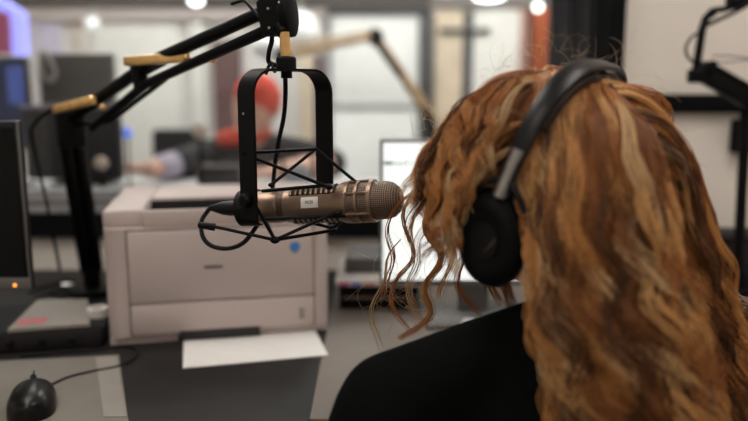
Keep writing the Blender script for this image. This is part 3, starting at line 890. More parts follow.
# neck
limb(bdy, [hl3(-0.02, 0, -0.06), NB + U * 0.01, bl(-0.02, 0, 0.90)], [0.050, 0.052, 0.06], 18)
SHL, SHR = bl(-0.005, 0.212, 0.850), bl(-0.005, -0.185, 0.875)
ELL, ELR = bl(0.04, 0.285, 0.635), bl(0.07, -0.24, 0.645)
WRL, WRR = bl(0.235, 0.09, 0.775), bl(0.24, -0.12, 0.775)
def torso(mb, g=0.0):
    mb.ell(bl(-0.02, 0, 0.82), (0.095 + g, 0.155 + g, 0.125 + g), BROT, 28, 16)
    mb.ell(bl(-0.05, 0, 0.66), (0.09 + g, 0.135 + g, 0.16 + g), BROT, 28, 16)
    mb.ell(bl(-0.085, 0, 0.54), (0.105 + g, 0.16 + g, 0.11 + g), BROT, 28, 16)
    limb(mb, [bl(-0.025, -0.05, 0.915), bl(-0.01, -0.10, 0.908), SHR + U * 0.012], [0.040 + g, 0.042 + g, 0.048 + g])
    limb(mb, [bl(-0.025, 0.05, 0.915), bl(-0.01, 0.11, 0.893), SHL + U * 0.008], [0.040 + g, 0.041 + g, 0.046 + g])
torso(bdy)
for S_, E_, W_ in ((SHL, ELL, WRL), (SHR, ELR, WRR)):
    limb(bdy, [S_, S_.lerp(E_, 0.5), E_], [0.050, 0.043, 0.036])
    limb(bdy, [E_, E_.lerp(W_, 0.35), W_], [0.036, 0.037, 0.024])
hand(bdy, WRL, FB * 0.5 + LB * -0.8, (0, 0, -1), 0.9, 0.3, 1)
hand(bdy, WRR, FB * 0.9 + LB * 0.3, (0, 0, -1), 0.9, 0.3, -1)
for q in (-1, 1):
    limb(bdy, [bl(-0.07, q * 0.09, 0.53), bl(0.33, q * 0.12, 0.53)], [0.082, 0.058])
    limb(bdy, [bl(0.33, q * 0.12, 0.53), bl(0.32, q * 0.12, 0.09)], [0.057, 0.036])
    limb(bdy, [bl(0.30, q * 0.12, 0.04), bl(0.45, q * 0.125, 0.028)], [0.036, 0.026])
voxel_object(bdy, 'body', M_SKIN, woman, 0.0055, 3)
shirt = MB()
torso(shirt, 0.011)
for S_, E_ in ((SHL, ELL), (SHR, ELR)):
    limb(shirt, [S_, S_.lerp(E_, 0.5), S_.lerp(E_, 0.97)], [0.061, 0.056, 0.050])
shirt.tube([bl(-0.022, 0, 0.90), bl(-0.018, 0, 0.945)], [0.085, 0.062], 24)
so = voxel_object(shirt, 'shirt', M_SHIRT, woman, 0.007, 6)
jeans = MB()
jeans.ell(bl(-0.085, 0, 0.52), (0.112, 0.17, 0.10), BROT, 28, 16)
for q in (-1, 1):
    limb(jeans, [bl(-0.07, q * 0.09, 0.53), bl(0.33, q * 0.12, 0.53)], [0.089, 0.067])
    limb(jeans, [bl(0.33, q * 0.12, 0.53), bl(0.32, q * 0.12, 0.14)], [0.066, 0.05])
voxel_object(jeans, 'jeans', mat('dark_denim', (0.02, 0.025, 0.04), 0.9, 0, 0.2, 60), woman, 0.01, 4)
M_LIP = mat('lips', (0.5, 0.14, 0.12), 0.4)
MB().ell(hl3(0.094, 0, -0.060), (0.005, 0.021, 0.007), HROT).build('lips', M_LIP, woman)
for q in (-1, 1):
    e_ = MB().ell(hl3(0.084, q * 0.031, 0.003), (0.008, 0.013, 0.008), HROT).build('eye', mat('eye_white', (0.8, 0.78, 0.76), 0.2), woman)
    MB().ell(hl3(0.0905, q * 0.031, 0.003), (0.002, 0.005, 0.005), HROT).build('iris', mat('brown_iris', (0.08, 0.04, 0.02), 0.2), e_)
# stool under her
stx, sty = bl(-0.06, 0, 0).x, bl(-0.06, 0, 0).y
stool = thing('stool', 'black padded swivel stool under the woman', 'stool', (stx, sty, 0))
MB().lathe([(0.355, 0.17), (0.36, 0.185), (0.395, 0.19), (0.412, 0.17), (0.416, 0.0)], (stx, sty, 0), (0, 0, 1), 28).build('seat', RUBBER, stool)
MB().tube([V(stx, sty, 0.06), V(stx, sty, 0.356)], 0.025, 14).build('post', CHROME, stool)
for k in range(5):
    a = 2 * math.pi * k / 5
    e_ = V(stx + 0.26 * math.cos(a), sty + 0.26 * math.sin(a), 0.06)
    MB().tube([V(stx, sty, 0.08), e_], [0.022, 0.015], 10).build('leg', BLACK, stool)
    MB().lathe([(-0.012, 0.028), (0.012, 0.028)], e_ - U * 0.03, (math.sin(a), -math.cos(a), 0), 14).build('castor', RUBBER, stool)

# ---------------------------------------------------------------- headphones
BT = math.radians(20)
BU = (U * math.cos(BT) - F * math.sin(BT)).normalized()
BN = L.cross(BU).normalized()            # across the band (front-back)
EC = hl3(0.008, 0, -0.034)
hp = thing('headphones', 'black over-ear headphones worn over the ginger hair', 'headphones', hl3(0, 0.10, -0.06))
def band_pt(a, rl, ru):
    return EC + L * (math.copysign(abs(math.cos(a)) ** 0.68, math.cos(a)) * rl) + BU * (math.sin(a) ** 0.72 * ru if math.sin(a) > 0 else math.sin(a) * ru)
M_HP = mat('headphone_black', (0.005, 0.005, 0.006), 0.38, 0, 0.15, 30, spec=0.35)
M_PADL = mat('leatherette', (0.010, 0.010, 0.010), 0.5, 0, 0.2, 80, 0.3, 400)
def band(rl, ru, width, thick, a0, a1, name, m, n=40, taper=0.0):
    vs, fs = [], []
    prof = [(-0.5, -0.35), (-0.35, -0.5), (0.35, -0.5), (0.5, -0.35), (0.5, 0.2), (0.3, 0.5), (-0.3, 0.5), (-0.5, 0.2)]
    for i in range(n + 1):
        a = a0 + (a1 - a0) * i / n
        p = band_pt(a, rl, ru)
        t_ = (band_pt(a + 0.01, rl, ru) - band_pt(a - 0.01, rl, ru)).normalized()
        nr = t_.cross(BN)
        if nr.dot(p - EC) < 0:
            nr = -nr
        wv = width * (1 - taper * abs(math.cos(a)) ** 2)
        for x_, y_ in prof:
            vs.append(p + BN * (x_ * wv) + nr * (y_ * thick))
    k8 = len(prof)
    for i in range(n):
        for k in range(k8):
            k2 = (k + 1) % k8
            fs.append((i * k8 + k, i * k8 + k2, (i + 1) * k8 + k2, (i + 1) * k8 + k))
    fs += [tuple(range(k8)), tuple(n * k8 + k for k in range(k8 - 1, -1, -1))]
    return MB().add(vs, fs).build(name, m, hp, False, 50)
BRL, BRU = 0.124, 0.171
band(BRL, BRU, 0.023, 0.007, math.radians(8), math.radians(172), 'headband', M_HP, 48, 0.25)
band(BRL - 0.009, BRU - 0.011, 0.022, 0.010, math.radians(35), math.radians(145), 'headband_pad', M_PADL, 40)
for q in (1, -1):
    cc = EC + L * (q * 0.088) + F * 0.002 + U * -0.012
    ax_ = L * q
    cup = MB().lathe([(0.0, 0.036), (0.004, 0.044), (0.016, 0.046), (0.018, 0.040)], cc, ax_, 32, 1.12, 0.82, U).build('ear_cushion', M_PADL, hp)
    sh_ = MB().lathe([(0.016, 0.040), (0.020, 0.0435), (0.030, 0.0425), (0.036, 0.036), (0.038, 0.026), (0.0365, 0.022), (0.0365, 0.0)], cc, ax_, 32, 1.12, 0.82, U).build('ear_cup', mat('cup_matte_black', (0.004, 0.004, 0.0045), 0.6, spec=0.15), hp)
    MB().lathe([(0.0365, 0.017), (0.0385, 0.016), (0.0385, 0.0)], cc, ax_, 24, 1.15, 0.95, U).build('cup_badge', mat('dark_satin', (0.008, 0.008, 0.009), 0.5, spec=0.2), sh_)
    a_ = 8 if q > 0 else 172
    e_ = band_pt(math.radians(a_), BRL, BRU)
    fork = [cc + ax_ * 0.026 + BN * 0.037 + U * 0.006, cc + ax_ * 0.029 + BN * 0.034 + BU * 0.032, e_ + BU * 0.012, cc + ax_ * 0.029 - BN * 0.034 + BU * 0.032, cc + ax_ * 0.026 - BN * 0.037 + U * 0.006]
    MB().tube(spline(fork, 6), 0.0035, 8).build('fork', M_HP, hp)
    MB().tube([e_ + BU * -0.006, band_pt(math.radians(a_ + (14 if q > 0 else -14)), BRL, BRU)], 0.007, 10).build('slider', CHROME, hp)

# ---------------------------------------------------------------- hair
rng = np.random.default_rng(7)
EA, EB, EC3 = 0.099, 0.080, 0.112
ER = np.array([EA, EB, EC3])
E0 = np.array([-0.010, 0.0, 0.008])
to_loc = np.array([[*F], [*L], [*U]])
HCn = np.array(HC)
# torso ellipsoids in head-local coordinates for collisions
def to_local(p):
    return to_loc @ (np.array(p) - HCn)
BF, BL_ = to_loc @ np.array(FB), to_loc @ np.array(LB)
coll = [(to_local(bl(-0.02, 0, 0.82)), (0.112, 0.172, 0.142)), (to_local(bl(-0.05, 0, 0.66)), (0.112, 0.155, 0.18))]
for p, r in ((SHL, 0.07), (SHR, 0.07), (bl(-0.01, 0.10, 0.905), 0.060), (bl(-0.01, -0.10, 0.905), 0.060), (NB, 0.062)):
    coll.append((to_local(p), (r, r, r)))
Bmat = np.array([BF, BL_, [0, 0, 1]])
cup_c = np.array([0.010, 0.10, -0.046])
bu = np.array([-math.sin(BT), 0, math.cos(BT)])
bn = np.array([math.cos(BT), 0, math.sin(BT)])
ec = np.array([0.008, 0, -0.034])
def simulate(root_n, layer, length, side_bias, ds=0.0125, droop=0.16, back=0.0, mode=0):
    n_ = int(length / ds)
    p = E0 + ER * root_n * 1.0
    nrm = root_n / ER; nrm /= np.linalg.norm(nrm)
    sgn = 1.0 if root_n[1] > side_bias else -1.0
    v = nrm * 0.25 + np.array([back, 0.75 * sgn * (1 - 0.4 * abs(root_n[0])), 0.05])
    v /= np.linalg.norm(v)
    out = [p.copy()]
    for i in range(n_):
        sx = (i + 1) * ds
        v = v * (1 - droop) + np.array([back * 0.05, 0, -1.0]) * droop
        v /= np.linalg.norm(v)
        p = p + v * ds
        # stay outside the head, at this lock's own layer
        off = layer * min(1.0, sx / 0.09)
        q_ = (p - E0)
        if q_[2] > -0.13:
            k = math.sqrt(((q_ / (ER + off)) ** 2).sum())
            if k < 1:
                p = E0 + q_ / k
                nr = q_ / (ER + off) ** 2; nr /= np.linalg.norm(nr)
                v = v - nr * min(0, v @ nr)
                v /= np.linalg.norm(v)
        # the headband holds the hair down
        rel = p - ec
        if rel @ bu > 0.0 and abs(rel @ bn) < 0.026:
            ell = math.sqrt((rel[1] / (BRL - 0.010)) ** 2 + ((rel @ bu) / (BRU - 0.017)) ** 2)
            if ell > 1:
                t_ = rel @ bn
                r_ = (rel - bn * t_) / ell
                p = ec + bn * t_ + r_
        # part around the ear cup
        if p[1] > 0.06 and abs(p[1]) < 0.2:
            rw = 0.030 if p[0] > cup_c[0] else 0.052
            dq = np.array([(p[0] - cup_c[0]) / rw, (p[2] - cup_c[2]) / 0.066])
            k = np.linalg.norm(dq)
            if k < 1:
                s_ = 1.0 if dq[0] > (0.25 if mode == 0 else -0.2) else -1.0
                p[0] = cup_c[0] + s_ * (0.030 if s_ > 0 else 0.052) * math.sqrt(max(0, 1 - dq[1] ** 2))
        if mode == 0 and q_[2] < -0.06 and p[1] > 0:
            p = p + np.array([-0.0034, 0, 0])
        if mode == 0 and q_[2] < -0.06 and p[1] <= 0:
            p = p + np.array([-0.0022, -0.0018, 0])
        # rest on the body
        for c_, r_ in coll:
            w_ = Bmat @ (p - c_)
            k = math.sqrt(((w_ / np.array(r_)) ** 2).sum())
            if k < 1:
                p = c_ + Bmat.T @ (w_ / max(k, 1e-3))
        out.append(p.copy())
    return np.array(out)
STR_P, STR_R, STR_C = [], [], []
PAL = np.array([[0.47, 0.18, 0.052], [0.62, 0.28, 0.088], [0.76, 0.41, 0.155], [0.84, 0.55, 0.28], [0.27, 0.098, 0.030], [0.11, 0.040, 0.014]])
PALW = np.array([0.23, 0.22, 0.18, 0.10, 0.16, 0.11])  # hair tones; dark ones weighted to imitate shadow between locks too
def add_lock(path, n_str, width, amp, wl, thick=0.00055, tone=None, tip=0.35, world=False, ph=None):
    P = path if world else (HCn + path @ to_loc)
    # resample
    seg = np.linalg.norm(np.diff(P, axis=0), axis=1)
    s_ = np.concatenate([[0], np.cumsum(seg)])
    total = s_[-1]
    N = max(8, int(total / 0.0105))
    u_ = np.linspace(0, total, N)
    C_ = np.stack([np.interp(u_, s_, P[:, i]) for i in range(3)], 1)
    for _ in range(3):
        C_[1:-1] = 0.25 * C_[:-2] + 0.5 * C_[1:-1] + 0.25 * C_[2:]
    T = np.gradient(C_, axis=0)
    T /= np.linalg.norm(T, axis=1)[:, None] + 1e-9
    outw = C_ - HCn; outw[:, 2] *= 0.2
    n2 = outw - T * (outw * T).sum(1)[:, None]
    n2 /= np.linalg.norm(n2, axis=1)[:, None] + 1e-9
    n1 = np.cross(T, n2)
    ramp = np.clip((u_ - 0.04) / 0.14, 0, 1)
    ramp = ramp * ramp * (3 - 2 * ramp)
    if ph is None:
        ph = rng.uniform(0, 2 * math.pi)
    base_c = PAL[rng.choice(len(PAL), p=PALW)] if tone is None else np.array(tone)
    fr = u_ / total
    for k in range(n_str):
        r_ = width * math.sqrt(rng.uniform(0, 1)); a = rng.uniform(0, 2 * math.pi)
        cl = (0.35 + 0.9 * np.clip(fr * 3, 0, 1)) * (1 - (1 - tip) * fr)
        kk = 2 * math.pi / (wl * rng.uniform(0.94, 1.06))
        p2 = ph + rng.normal(0, 0.28)
        A = amp * rng.uniform(0.75, 1.2) * ramp
        o1 = A * np.cos(kk * u_ + p2) + r_ * math.cos(a) * cl * 1.3
        o2 = 0.55 * A * np.sin(kk * u_ + p2) + r_ * math.sin(a) * cl * 0.7 + 0.002
        fz = rng.normal(0, 0.0007, 3)
        S = C_ + n1 * o1[:, None] + n2 * o2[:, None] + fz * (fr[:, None] * 3)
        rr = thick * rng.uniform(0.75, 1.25) * np.ones(N)
        rr *= np.where(fr > 0.85, 1 - (fr - 0.85) / 0.15 * 0.75, 1)
        STR_P.append(S); STR_R.append(rr)
        STR_C.append(np.clip(base_c * rng.uniform(0.70, 1.06), 0, 1))
def on_scalp():
    while True:
        n_ = rng.normal(0, 1, 3); n_ /= np.linalg.norm(n_)
        f_, l_, u_ = n_
        if u_ < -0.35: continue
        if f_ > 0.45 and u_ < 0.55: continue          # the face
        if f_ > 0.1 and u_ < -0.05: continue
        return n_
NL = 480
for i in range(NL):
    n_ = on_scalp()
    if i >= 440:
        n_ = np.array([rng.uniform(0.12, 0.8), rng.normal(0.10, 0.3), 1.0]); n_ /= np.linalg.norm(n_)
    elif i >= 370:           # extra locks along the parting and crown
        n_ = np.array([rng.uniform(-0.7, 0.6), rng.normal(0.10, 0.16), 1.0]); n_ /= np.linalg.norm(n_)
    # favour the seen side a little
    if n_ @ np.array([-0.3, 0.7, 0.3]) < -0.45 and rng.uniform() < 0.5:
        continue
    front = n_[0] > 0.10
    az = math.atan2(n_[1], n_[0])
    if front:
        layer = rng.choice([0.010, 0.026, 0.042])
        length = rng.uniform(0.09, 0.14) + 0.065 * max(0.0, n_[2])
        path = simulate(n_, layer, length, 0.12, droop=rng.uniform(0.16, 0.24), back=0.22 + rng.normal(0, 0.14), mode=1)
        add_lock(path, 17, rng.uniform(0.004, 0.009), rng.uniform(0.009, 0.016), rng.uniform(0.046, 0.060))
    else:
        layer = rng.choice([0.006, 0.014, 0.024, 0.032], p=[0.2, 0.3, 0.3, 0.2])
        length = rng.uniform(0.38, 0.55)
        path = simulate(n_, layer, length, 0.12, droop=rng.uniform(0.19, 0.27), back=-0.35 + rng.normal(0, 0.1))
        add_lock(path, 21, rng.uniform(0.006, 0.011), rng.uniform(0.008, 0.015), rng.uniform(0.072, 0.095), ph=az * 5 + rng.normal(0, 0.8))
def tendril(pp, Y, n_str, width, tone=None, thick=0.0005, tip=0.5):
    P_ = np.array(spline([at(x, y, Y + dy) for x, y, dy in pp], 8))
    add_lock(P_, n_str, width, 0.0012, 0.05, thick, tone, tip, True)
GOLD, RUST, BLND = (0.66, 0.32, 0.115), (0.48, 0.19, 0.06), (0.70, 0.50, 0.30)
tendril([(470, 150, -.03), (446, 172, -.01), (424, 186, 0), (408, 200, 0), (401, 218, 0), (408, 236, 0), (418, 250, 0), (410, 268, 0), (394, 282, .01), (389, 300, .01), (398, 316, .01), (411, 332, .01)], 0.86, 12, 0.003, RUST)
tendril([(476, 150, -.03), (456, 185, -.01), (436, 205, 0), (424, 220, 0), (430, 238, 0), (446, 250, 0), (444, 266, 0), (428, 278, .0), (422, 293, 0), (434, 307, 0), (433, 321, 0), (416, 330, 0), (400, 340, 0)], 0.85, 40, 0.0055, GOLD)
tendril([(462, 165, -.02), (430, 184, 0), (408, 196, 0), (393, 212, 0), (386, 232, 0), (394, 250, 0), (398, 264, 0), (387, 280, 0), (384, 300, 0)], 0.87, 8, 0.0022, RUST)
tendril([(472, 190, -.03), (458, 222, 0), (466, 242, 0), (468, 262, 0), (456, 277, 0), (459, 292, 0), (472, 299, 0), (483, 316, 0)], 0.84, 14, 0.003, RUST)
tendril([(402, 240, 0), (384, 260, 0), (390, 280, 0), (374, 298, 0), (369, 318, 0), (377, 332, 0), (382, 350, 0)], 0.88, 6, 0.002, BLND)
tendril([(480, 200, -.03), (488, 235, -.02), (480, 258, -.01), (490, 278, -.01), (502, 302, 0)], 0.83, 22, 0.005, GOLD)
tendril([(456, 200, 0), (430, 224, 0), (414, 244, 0), (422, 264, 0), (406, 284, 0), (412, 304, 0), (424, 326, 0)], 0.87, 12, 0.006, BLND, 0.00035)
tendril([(478, 150, -.03), (460, 195, 0), (444, 218, 0), (452, 242, 0), (460, 258, 0), (444, 278, 0), (440, 300, 0)], 0.85, 18, 0.004, GOLD)
tendril([(474, 130, -.03), (444, 158, 0), (424, 176, 0), (432, 196, 0), (420, 210, 0), (408, 226, 0), (414, 246, 0)], 0.86, 18, 0.004, GOLD)
tendril([(480, 110, -.03), (450, 128, 0), (430, 146, 0), (434, 164, 0), (424, 182, 0), (428, 200, 0)], 0.86, 20, 0.006, GOLD)
tendril([(495, 255, -.06), (500, 275, -.05), (508, 290, -.04), (512, 306, -.04)], 0.80, 26, 0.008, RUST)
# loose wisps
def wisp(p0, d0, ln, tone):
    P_ = [np.array(p0)]
    v = np.array(d0, float)
    c_ = rng.normal(0, 1, 3)
    for k in range(14):
        v = v + np.cross(c_, v) * 0.16 + np.array([0, 0, -0.05]) + rng.normal(0, 0.05, 3)
        v /= np.linalg.norm(v)
        P_.append(P_[-1] + v * ln / 14)
    add_lock(np.array(P_), 1, 0.0, 0.0, 0.05, 0.00017, tone, 1, True)
for k in range(120):
    n_ = on_scalp()
    if k < 28:
        n_ = np.array([rng.uniform(-0.3, 0.75), rng.uniform(-0.5, 0.55), 1.0]); n_ /= np.linalg.norm(n_)
    P0 = HCn + (E0 + (ER + 0.022) * n_) @ to_loc
    wisp(P0, (n_ + rng.normal(0, 0.5, 3)) @ to_loc, rng.uniform(0.03, 0.06), BLND)
for k in range(46):
    p_ = at(rng.uniform(376, 450), rng.uniform(255, 320), 0.88 + rng.uniform(-.03, .04))
    wisp(p_, rng.normal(0, 1, 3), rng.uniform(0.05, 0.10), BLND)
for k in range(40):
    p_ = at(rng.uniform(412, 440), rng.uniform(95, 190), 0.88 + rng.uniform(-.03, .04))
    wisp(p_, rng.normal(0, 1, 3), rng.uniform(0.03, 0.06), BLND)
def hair_mesh(name, parent, SP, SR, SCc, m):
    vs, fs, cols = [], [], []
    base = 0
    ang = np.array([0, 2 * math.pi / 3, 4 * math.pi / 3])
    for P, R_, c_ in zip(SP, SR, SCc):
        N = len(P)
        T = np.gradient(P, axis=0); T /= np.linalg.norm(T, axis=1)[:, None] + 1e-9
        ref = np.array([0.37, 0.61, 0.2]); ref = ref / np.linalg.norm(ref)
        a_ = np.cross(T, ref); a_ /= np.linalg.norm(a_, axis=1)[:, None] + 1e-9
        b_ = np.cross(T, a_)
        ring = P[:, None, :] + (a_[:, None, :] * np.cos(ang)[None, :, None] + b_[:, None, :] * np.sin(ang)[None, :, None]) * R_[:, None, None]
        vs.append(ring.reshape(-1, 3))
        i = np.arange(N - 1)[:, None] * 3 + base
        k = np.arange(3)[None, :]
        k2 = (k + 1) % 3
        fs.append(np.stack([i + k, i + k2, i + 3 + k2, i + 3 + k], -1).reshape(-1, 4))
        cols.append(np.tile(np.append(c_, 1.0), (N * 3, 1)))
        base += N * 3
    vs, fs, cols = np.concatenate(vs), np.concatenate(fs), np.concatenate(cols)
    inv = np.array(basis(parent).inverted())
    vs = vs @ inv[:3, :3].T + inv[:3, 3]
    me = bpy.data.meshes.new(name)
    me.vertices.add(len(vs)); me.vertices.foreach_set('co', vs.astype(np.float32).ravel())
    me.loops.add(fs.size); me.loops.foreach_set('vertex_index', fs.astype(np.int32).ravel())
    me.polygons.add(len(fs)); me.polygons.foreach_set('loop_start', np.arange(0, fs.size, 4, dtype=np.int32))
    me.polygons.foreach_set('use_smooth', np.ones(len(fs), dtype=bool))
    ca = me.color_attributes.new('strand_colour', 'FLOAT_COLOR', 'POINT')
    ca.data.foreach_set('color', cols.astype(np.float32).ravel())
    me.update(calc_edges=True)
    me.materials.append(m)
    o = bpy.data.objects.new(name, me)
    COL.objects.link(o)
    o.parent = parent
    return o
M_HAIR = bpy.data.materials.new('ginger_hair')
M_HAIR.use_nodes = True
nt = M_HAIR.node_tree
b_ = nt.nodes['Principled BSDF']
va = nt.nodes.new('ShaderNodeVertexColor'); va.layer_name = 'strand_colour'
nt.links.new(va.outputs[0], b_.inputs['Base Color'])
b_.inputs['Roughness'].default_value = 0.42
b_.inputs['Specular IOR Level'].default_value = 0.35
cap = MB().ell(hl3(E0[0], 0, E0[2]), (EA + 0.003, EB + 0.003, EC3 + 0.002), HROT, 32, 20)
keep = []
for f_ in cap.f:
    c_ = sum((Vector(cap.v[i]) for i in f_), Vector()) / 4 - HC
    fl, ll, ul = c_.dot(F), c_.dot(L), c_.dot(U)
    if (fl > 0.055 and ul < 0.055) or ul < -0.075 or (fl > 0.0 and ul < -0.02):
        continue
    keep.append(f_)
cap.f = keep
ho = hair_mesh('hair', woman, STR_P, STR_R, STR_C, M_HAIR)
ho['label'] = 'long wavy ginger hair with blonde highlights'
cp_ = cap.build('hair_roots', mat('dark_ginger', (0.26, 0.10, 0.034), 0.7, 0, 0.3, 120, 0.5, 300), woman)
print('HAIR strands', len(STR_P), 'verts', len(ho.data.vertices), 'quads', len(ho.data.polygons))

# ---------------------------------------------------------------- the room beyond the glass
def slab(x0, y0, x1, y1, Y, th=0.04):
    a_, b_ = at(x0, y0, Y), at(x1, y1, Y)
    return MB().b2((a_.x, Y, b_.z), (b_.x, Y + th, a_.z), 0.002)
WB = BY - 0.045
M_SOFF = mat('dark_soffit', (0.10, 0.085, 0.08), 0.7)
M_PINKW = mat('pinkish_white', (0.60, 0.53, 0.51), 0.7)
M_PANW = mat('white_panel', (0.78, 0.77, 0.74), 0.6)
M_BLUELIT = mat('blue_lit_white', (0.55, 0.51, 0.66), 0.6)  # white panel with the blue glow put into its colour
M_TAN = mat('tan_wood', (0.50, 0.30, 0.17), 0.6, 0, 0.15, 10)
M_CREAM = mat('cream_wood', (0.66, 0.55, 0.42), 0.6, 0, 0.12, 8)
M_BROWN = mat('maroon_panel', (0.12, 0.06, 0.06), 0.6, 0, 0.15, 6)
struct('trim_2', slab(-120, -60, 430, 7, WB - 0.02, 0.065), M_SOFF, 'dark soffit along the top of the far back wall', 'trim')
struct('trim_3', slab(24, 7.5, 330, 20, WB, 0.045), M_PINKW, 'pale horizontal band under the dark soffit', 'trim')
def wallpanel(x0, y0, x1, y1, m, label, name='wall_panel', Y=None, th=0.03, cat='panel', group=None):
    Y = Y or (BY - th - 0.002)
    return one(name, slab(x0, y0, x1, y1, Y, th), m, label, cat, group)
wallpanel(34, 23, 72, 230, M_BLUELIT, 'white wall panel with blue light painted in at the far left')
wallpanel(73.5, 22, 88, 230, M_TAN, 'narrow tan wooden post on the far wall', 'wooden_post')
wallpanel(92, 25, 186, 230, M_PANW, 'wide white wall panel behind the boom arm')
wallpanel(190, 22, 210, 230, M_PANW, 'narrow white wall panel left of the maroon panel')
wallpanel(211, 40, 246, 230, M_BROWN, 'dark maroon wall panel left of the person in red')
wallpanel(299, 22, 314, 230, M_CREAM, 'cream wooden wall strip behind the microphone yoke')
wallpanel(315, 55, 324, 230, M_BROWN, 'thin dark maroon strip beside the white window')
# framed bright window on the far wall
fw = thing('window_2', 'far window with faintly glowing white blind and dark frame behind the microphone yoke', 'window', at(375, 190, BY - 0.06))
fw['kind'] = 'structure'
M_GLOW_BLIND = mat('glow_blind', (0.80, 0.80, 0.79), 0.7, emit=0.12, ecol=(0.95, 1, 1))  # blind emits a little to look lit; no lamp behind it
M_FFR = mat('far_dark_frame', (0.06, 0.06, 0.065), 0.5)
slab(332, 15, 419, 104, BY - 0.05, 0.04).build('blind_panel', M_GLOW_BLIND, fw)
slab(332, 110, 419, 240, BY - 0.05, 0.04).build('blind_panel', M_GLOW_BLIND, fw)
slab(332, 104, 419, 110, BY - 0.06, 0.055).build('cross_bar', mat('grey_bar', (0.38, 0.38, 0.38), 0.6), fw)
slab(326, 8, 432, 15, BY - 0.07, 0.065).build('head_frame', M_FFR, fw)
slab(419, 15, 432, 240, BY - 0.07, 0.065).build('side_frame', M_FFR, fw)
slab(326, 15, 332, 240, BY - 0.07, 0.065).build('side_frame', mat('grey_frame', (0.3, 0.3, 0.3), 0.6), fw)
slab(330, -25, 545, 7, BY - 0.05, 0.045).build('lintel', mat('grey_lintel', (0.27, 0.24, 0.23), 0.7), fw)
# door with cream leaf
fd = thing('door_1', 'cream door with dark edges right of the far window', 'door', at(475, 230, BY - 0.06))
fd['kind'] = 'structure'
slab(434, 10, 463, 240, BY - 0.04, 0.03).build('door_leaf', M_CREAM, fd)
slab(463.5, 10, 469, 240, BY - 0.05, 0.045).build('door_edge', M_FFR, fd)
slab(470, 10, 513, 240, BY - 0.04, 0.03).build('door_leaf', M_PANW, fd)
slab(440, 28, 490, 33, BY - 0.065, 0.024).build('push_bar', M_FFR, fd)
wallpanel(514, -20, 529, 230, mat('dusty_pink', (0.42, 0.23, 0.20), 0.6), 'dusty pink wall strip left of the orange strip')
wallpanel(529.5, -20, 548, 230, M_FFR, 'dark wall strip behind the orange banner')
one('orange_banner', slab(534, 8, 544, 230, 3.2, 0.01), mat('orange_cloth', (0.50, 0.12, 0.045), 0.8, 0, 0.1, 10), 'narrow orange banner hanging beside the dark column', 'banner')
bl_ = at(538, 7, 3.15)
M_BULB = mat('lit_globe', (1, 1, 1), 0.4, emit=4, ecol=(1, 0.97, 0.92))
gl = thing('globe_lamp', 'small lit round bulb above the orange banner', 'lamp', bl_)
MB().ell(bl_, (0.020, 0.020, 0.020), None, 16, 10).build('globe', M_BULB, gl)
MB().lathe([(0.018, 0.01), (0.05, 0.01)], bl_, (0, 0, 1), 12).build('holder', BLACK, gl)
MB().tube([bl_ + V(0, 0, 0.05), V(bl_.x, bl_.y, ZC)], 0.003, 6).build('cord', BLACK, gl)
# dark column directly behind the glass
one('curtain', MB().add(*(lambda n, x0, x1, z0, z1: (
    [(x0 + (x1 - x0) * i / n, 1.98 + 0.018 * math.sin(i * 1.05), z) for z in (z0, z1) for i in range(n + 1)] +
    [(x0 + (x1 - x0) * i / n, 1.995 + 0.018 * math.sin(i * 1.05), z) for z in (z0, z1) for i in range(n + 1)],
    [f for i in range(n) for f in ((i, i + 1, n + 2 + i, n + 1 + i), (2 * n + 2 + i, 3 * n + 3 + i, 3 * n + 4 + i, 2 * n + 3 + i), (n + 1 + i, n + 2 + i, 3 * n + 4 + i, 3 * n + 3 + i), (i, 2 * n + 2 + i, 2 * n + 3 + i, i + 1))] +
    [(0, n + 1, 3 * n + 3, 2 * n + 2), (n, 3 * n + 2, 4 * n + 3, 2 * n + 1)]))(48, at(549, 60, 1.98).x, at(612, 60, 1.98).x + 0.25, 0.3, 2.3)),
    mat('slate_curtain', (0.05, 0.052, 0.075), 0.75, 0, 0.15, 30), 'dark slate curtain behind the glass next to the black frame', 'curtain')
# lamps seen as soft discs; two globes are added for pale patches
def pendant(x, y, Y, r, label, em, name='pendant_lamp', sq=0.6):
    p = at(x, y, Y)
    t = thing(name, label, 'lamp', p - V(0, 0, r * sq))
    MB().ell(p, (r, r, r * sq), None, 20, 12).build('shade', mat('lit_shade_%d' % int(em * 10), (0.9, 0.92, 0.92), 0.5, emit=em, ecol=(0.95, 0.98, 1)), t)
    MB().lathe([(r * sq * 0.9, 0.02), (r * sq + 0.05, 0.015)], p, (0, 0, 1), 12).build('cap', CHROME, t)
    MB().tube([p + V(0, 0, r * sq + 0.04), V(p.x, p.y, ZC)], 0.004, 6).build('cord', BLACK, t)
pendant(196, 1, 3.4, 0.032, 'small lit pendant lamp above the boom arm tubes', 5.0)
pendant(268, 44, 3.9, 0.095, 'added pale globe in place of a white patch behind the boom arm head', 0.08, sq=0.8)  # added globe, stands in for a pale background patch
pendant(300, 30, 4.1, 0.11, 'larger added white globe in place of a white patch right of the boom arm head', 0.12, sq=0.95)  # added globe, stands in for a soft white area
pendant(489, -4, 4.0, 0.085, 'flat lit pendant lamp at the top edge above the cream door', 6.0, sq=0.3)
pendant(92, 24, 3.9, 0.035, 'tiny white pendant lamp above the grey screen', 0.5, sq=1.0)
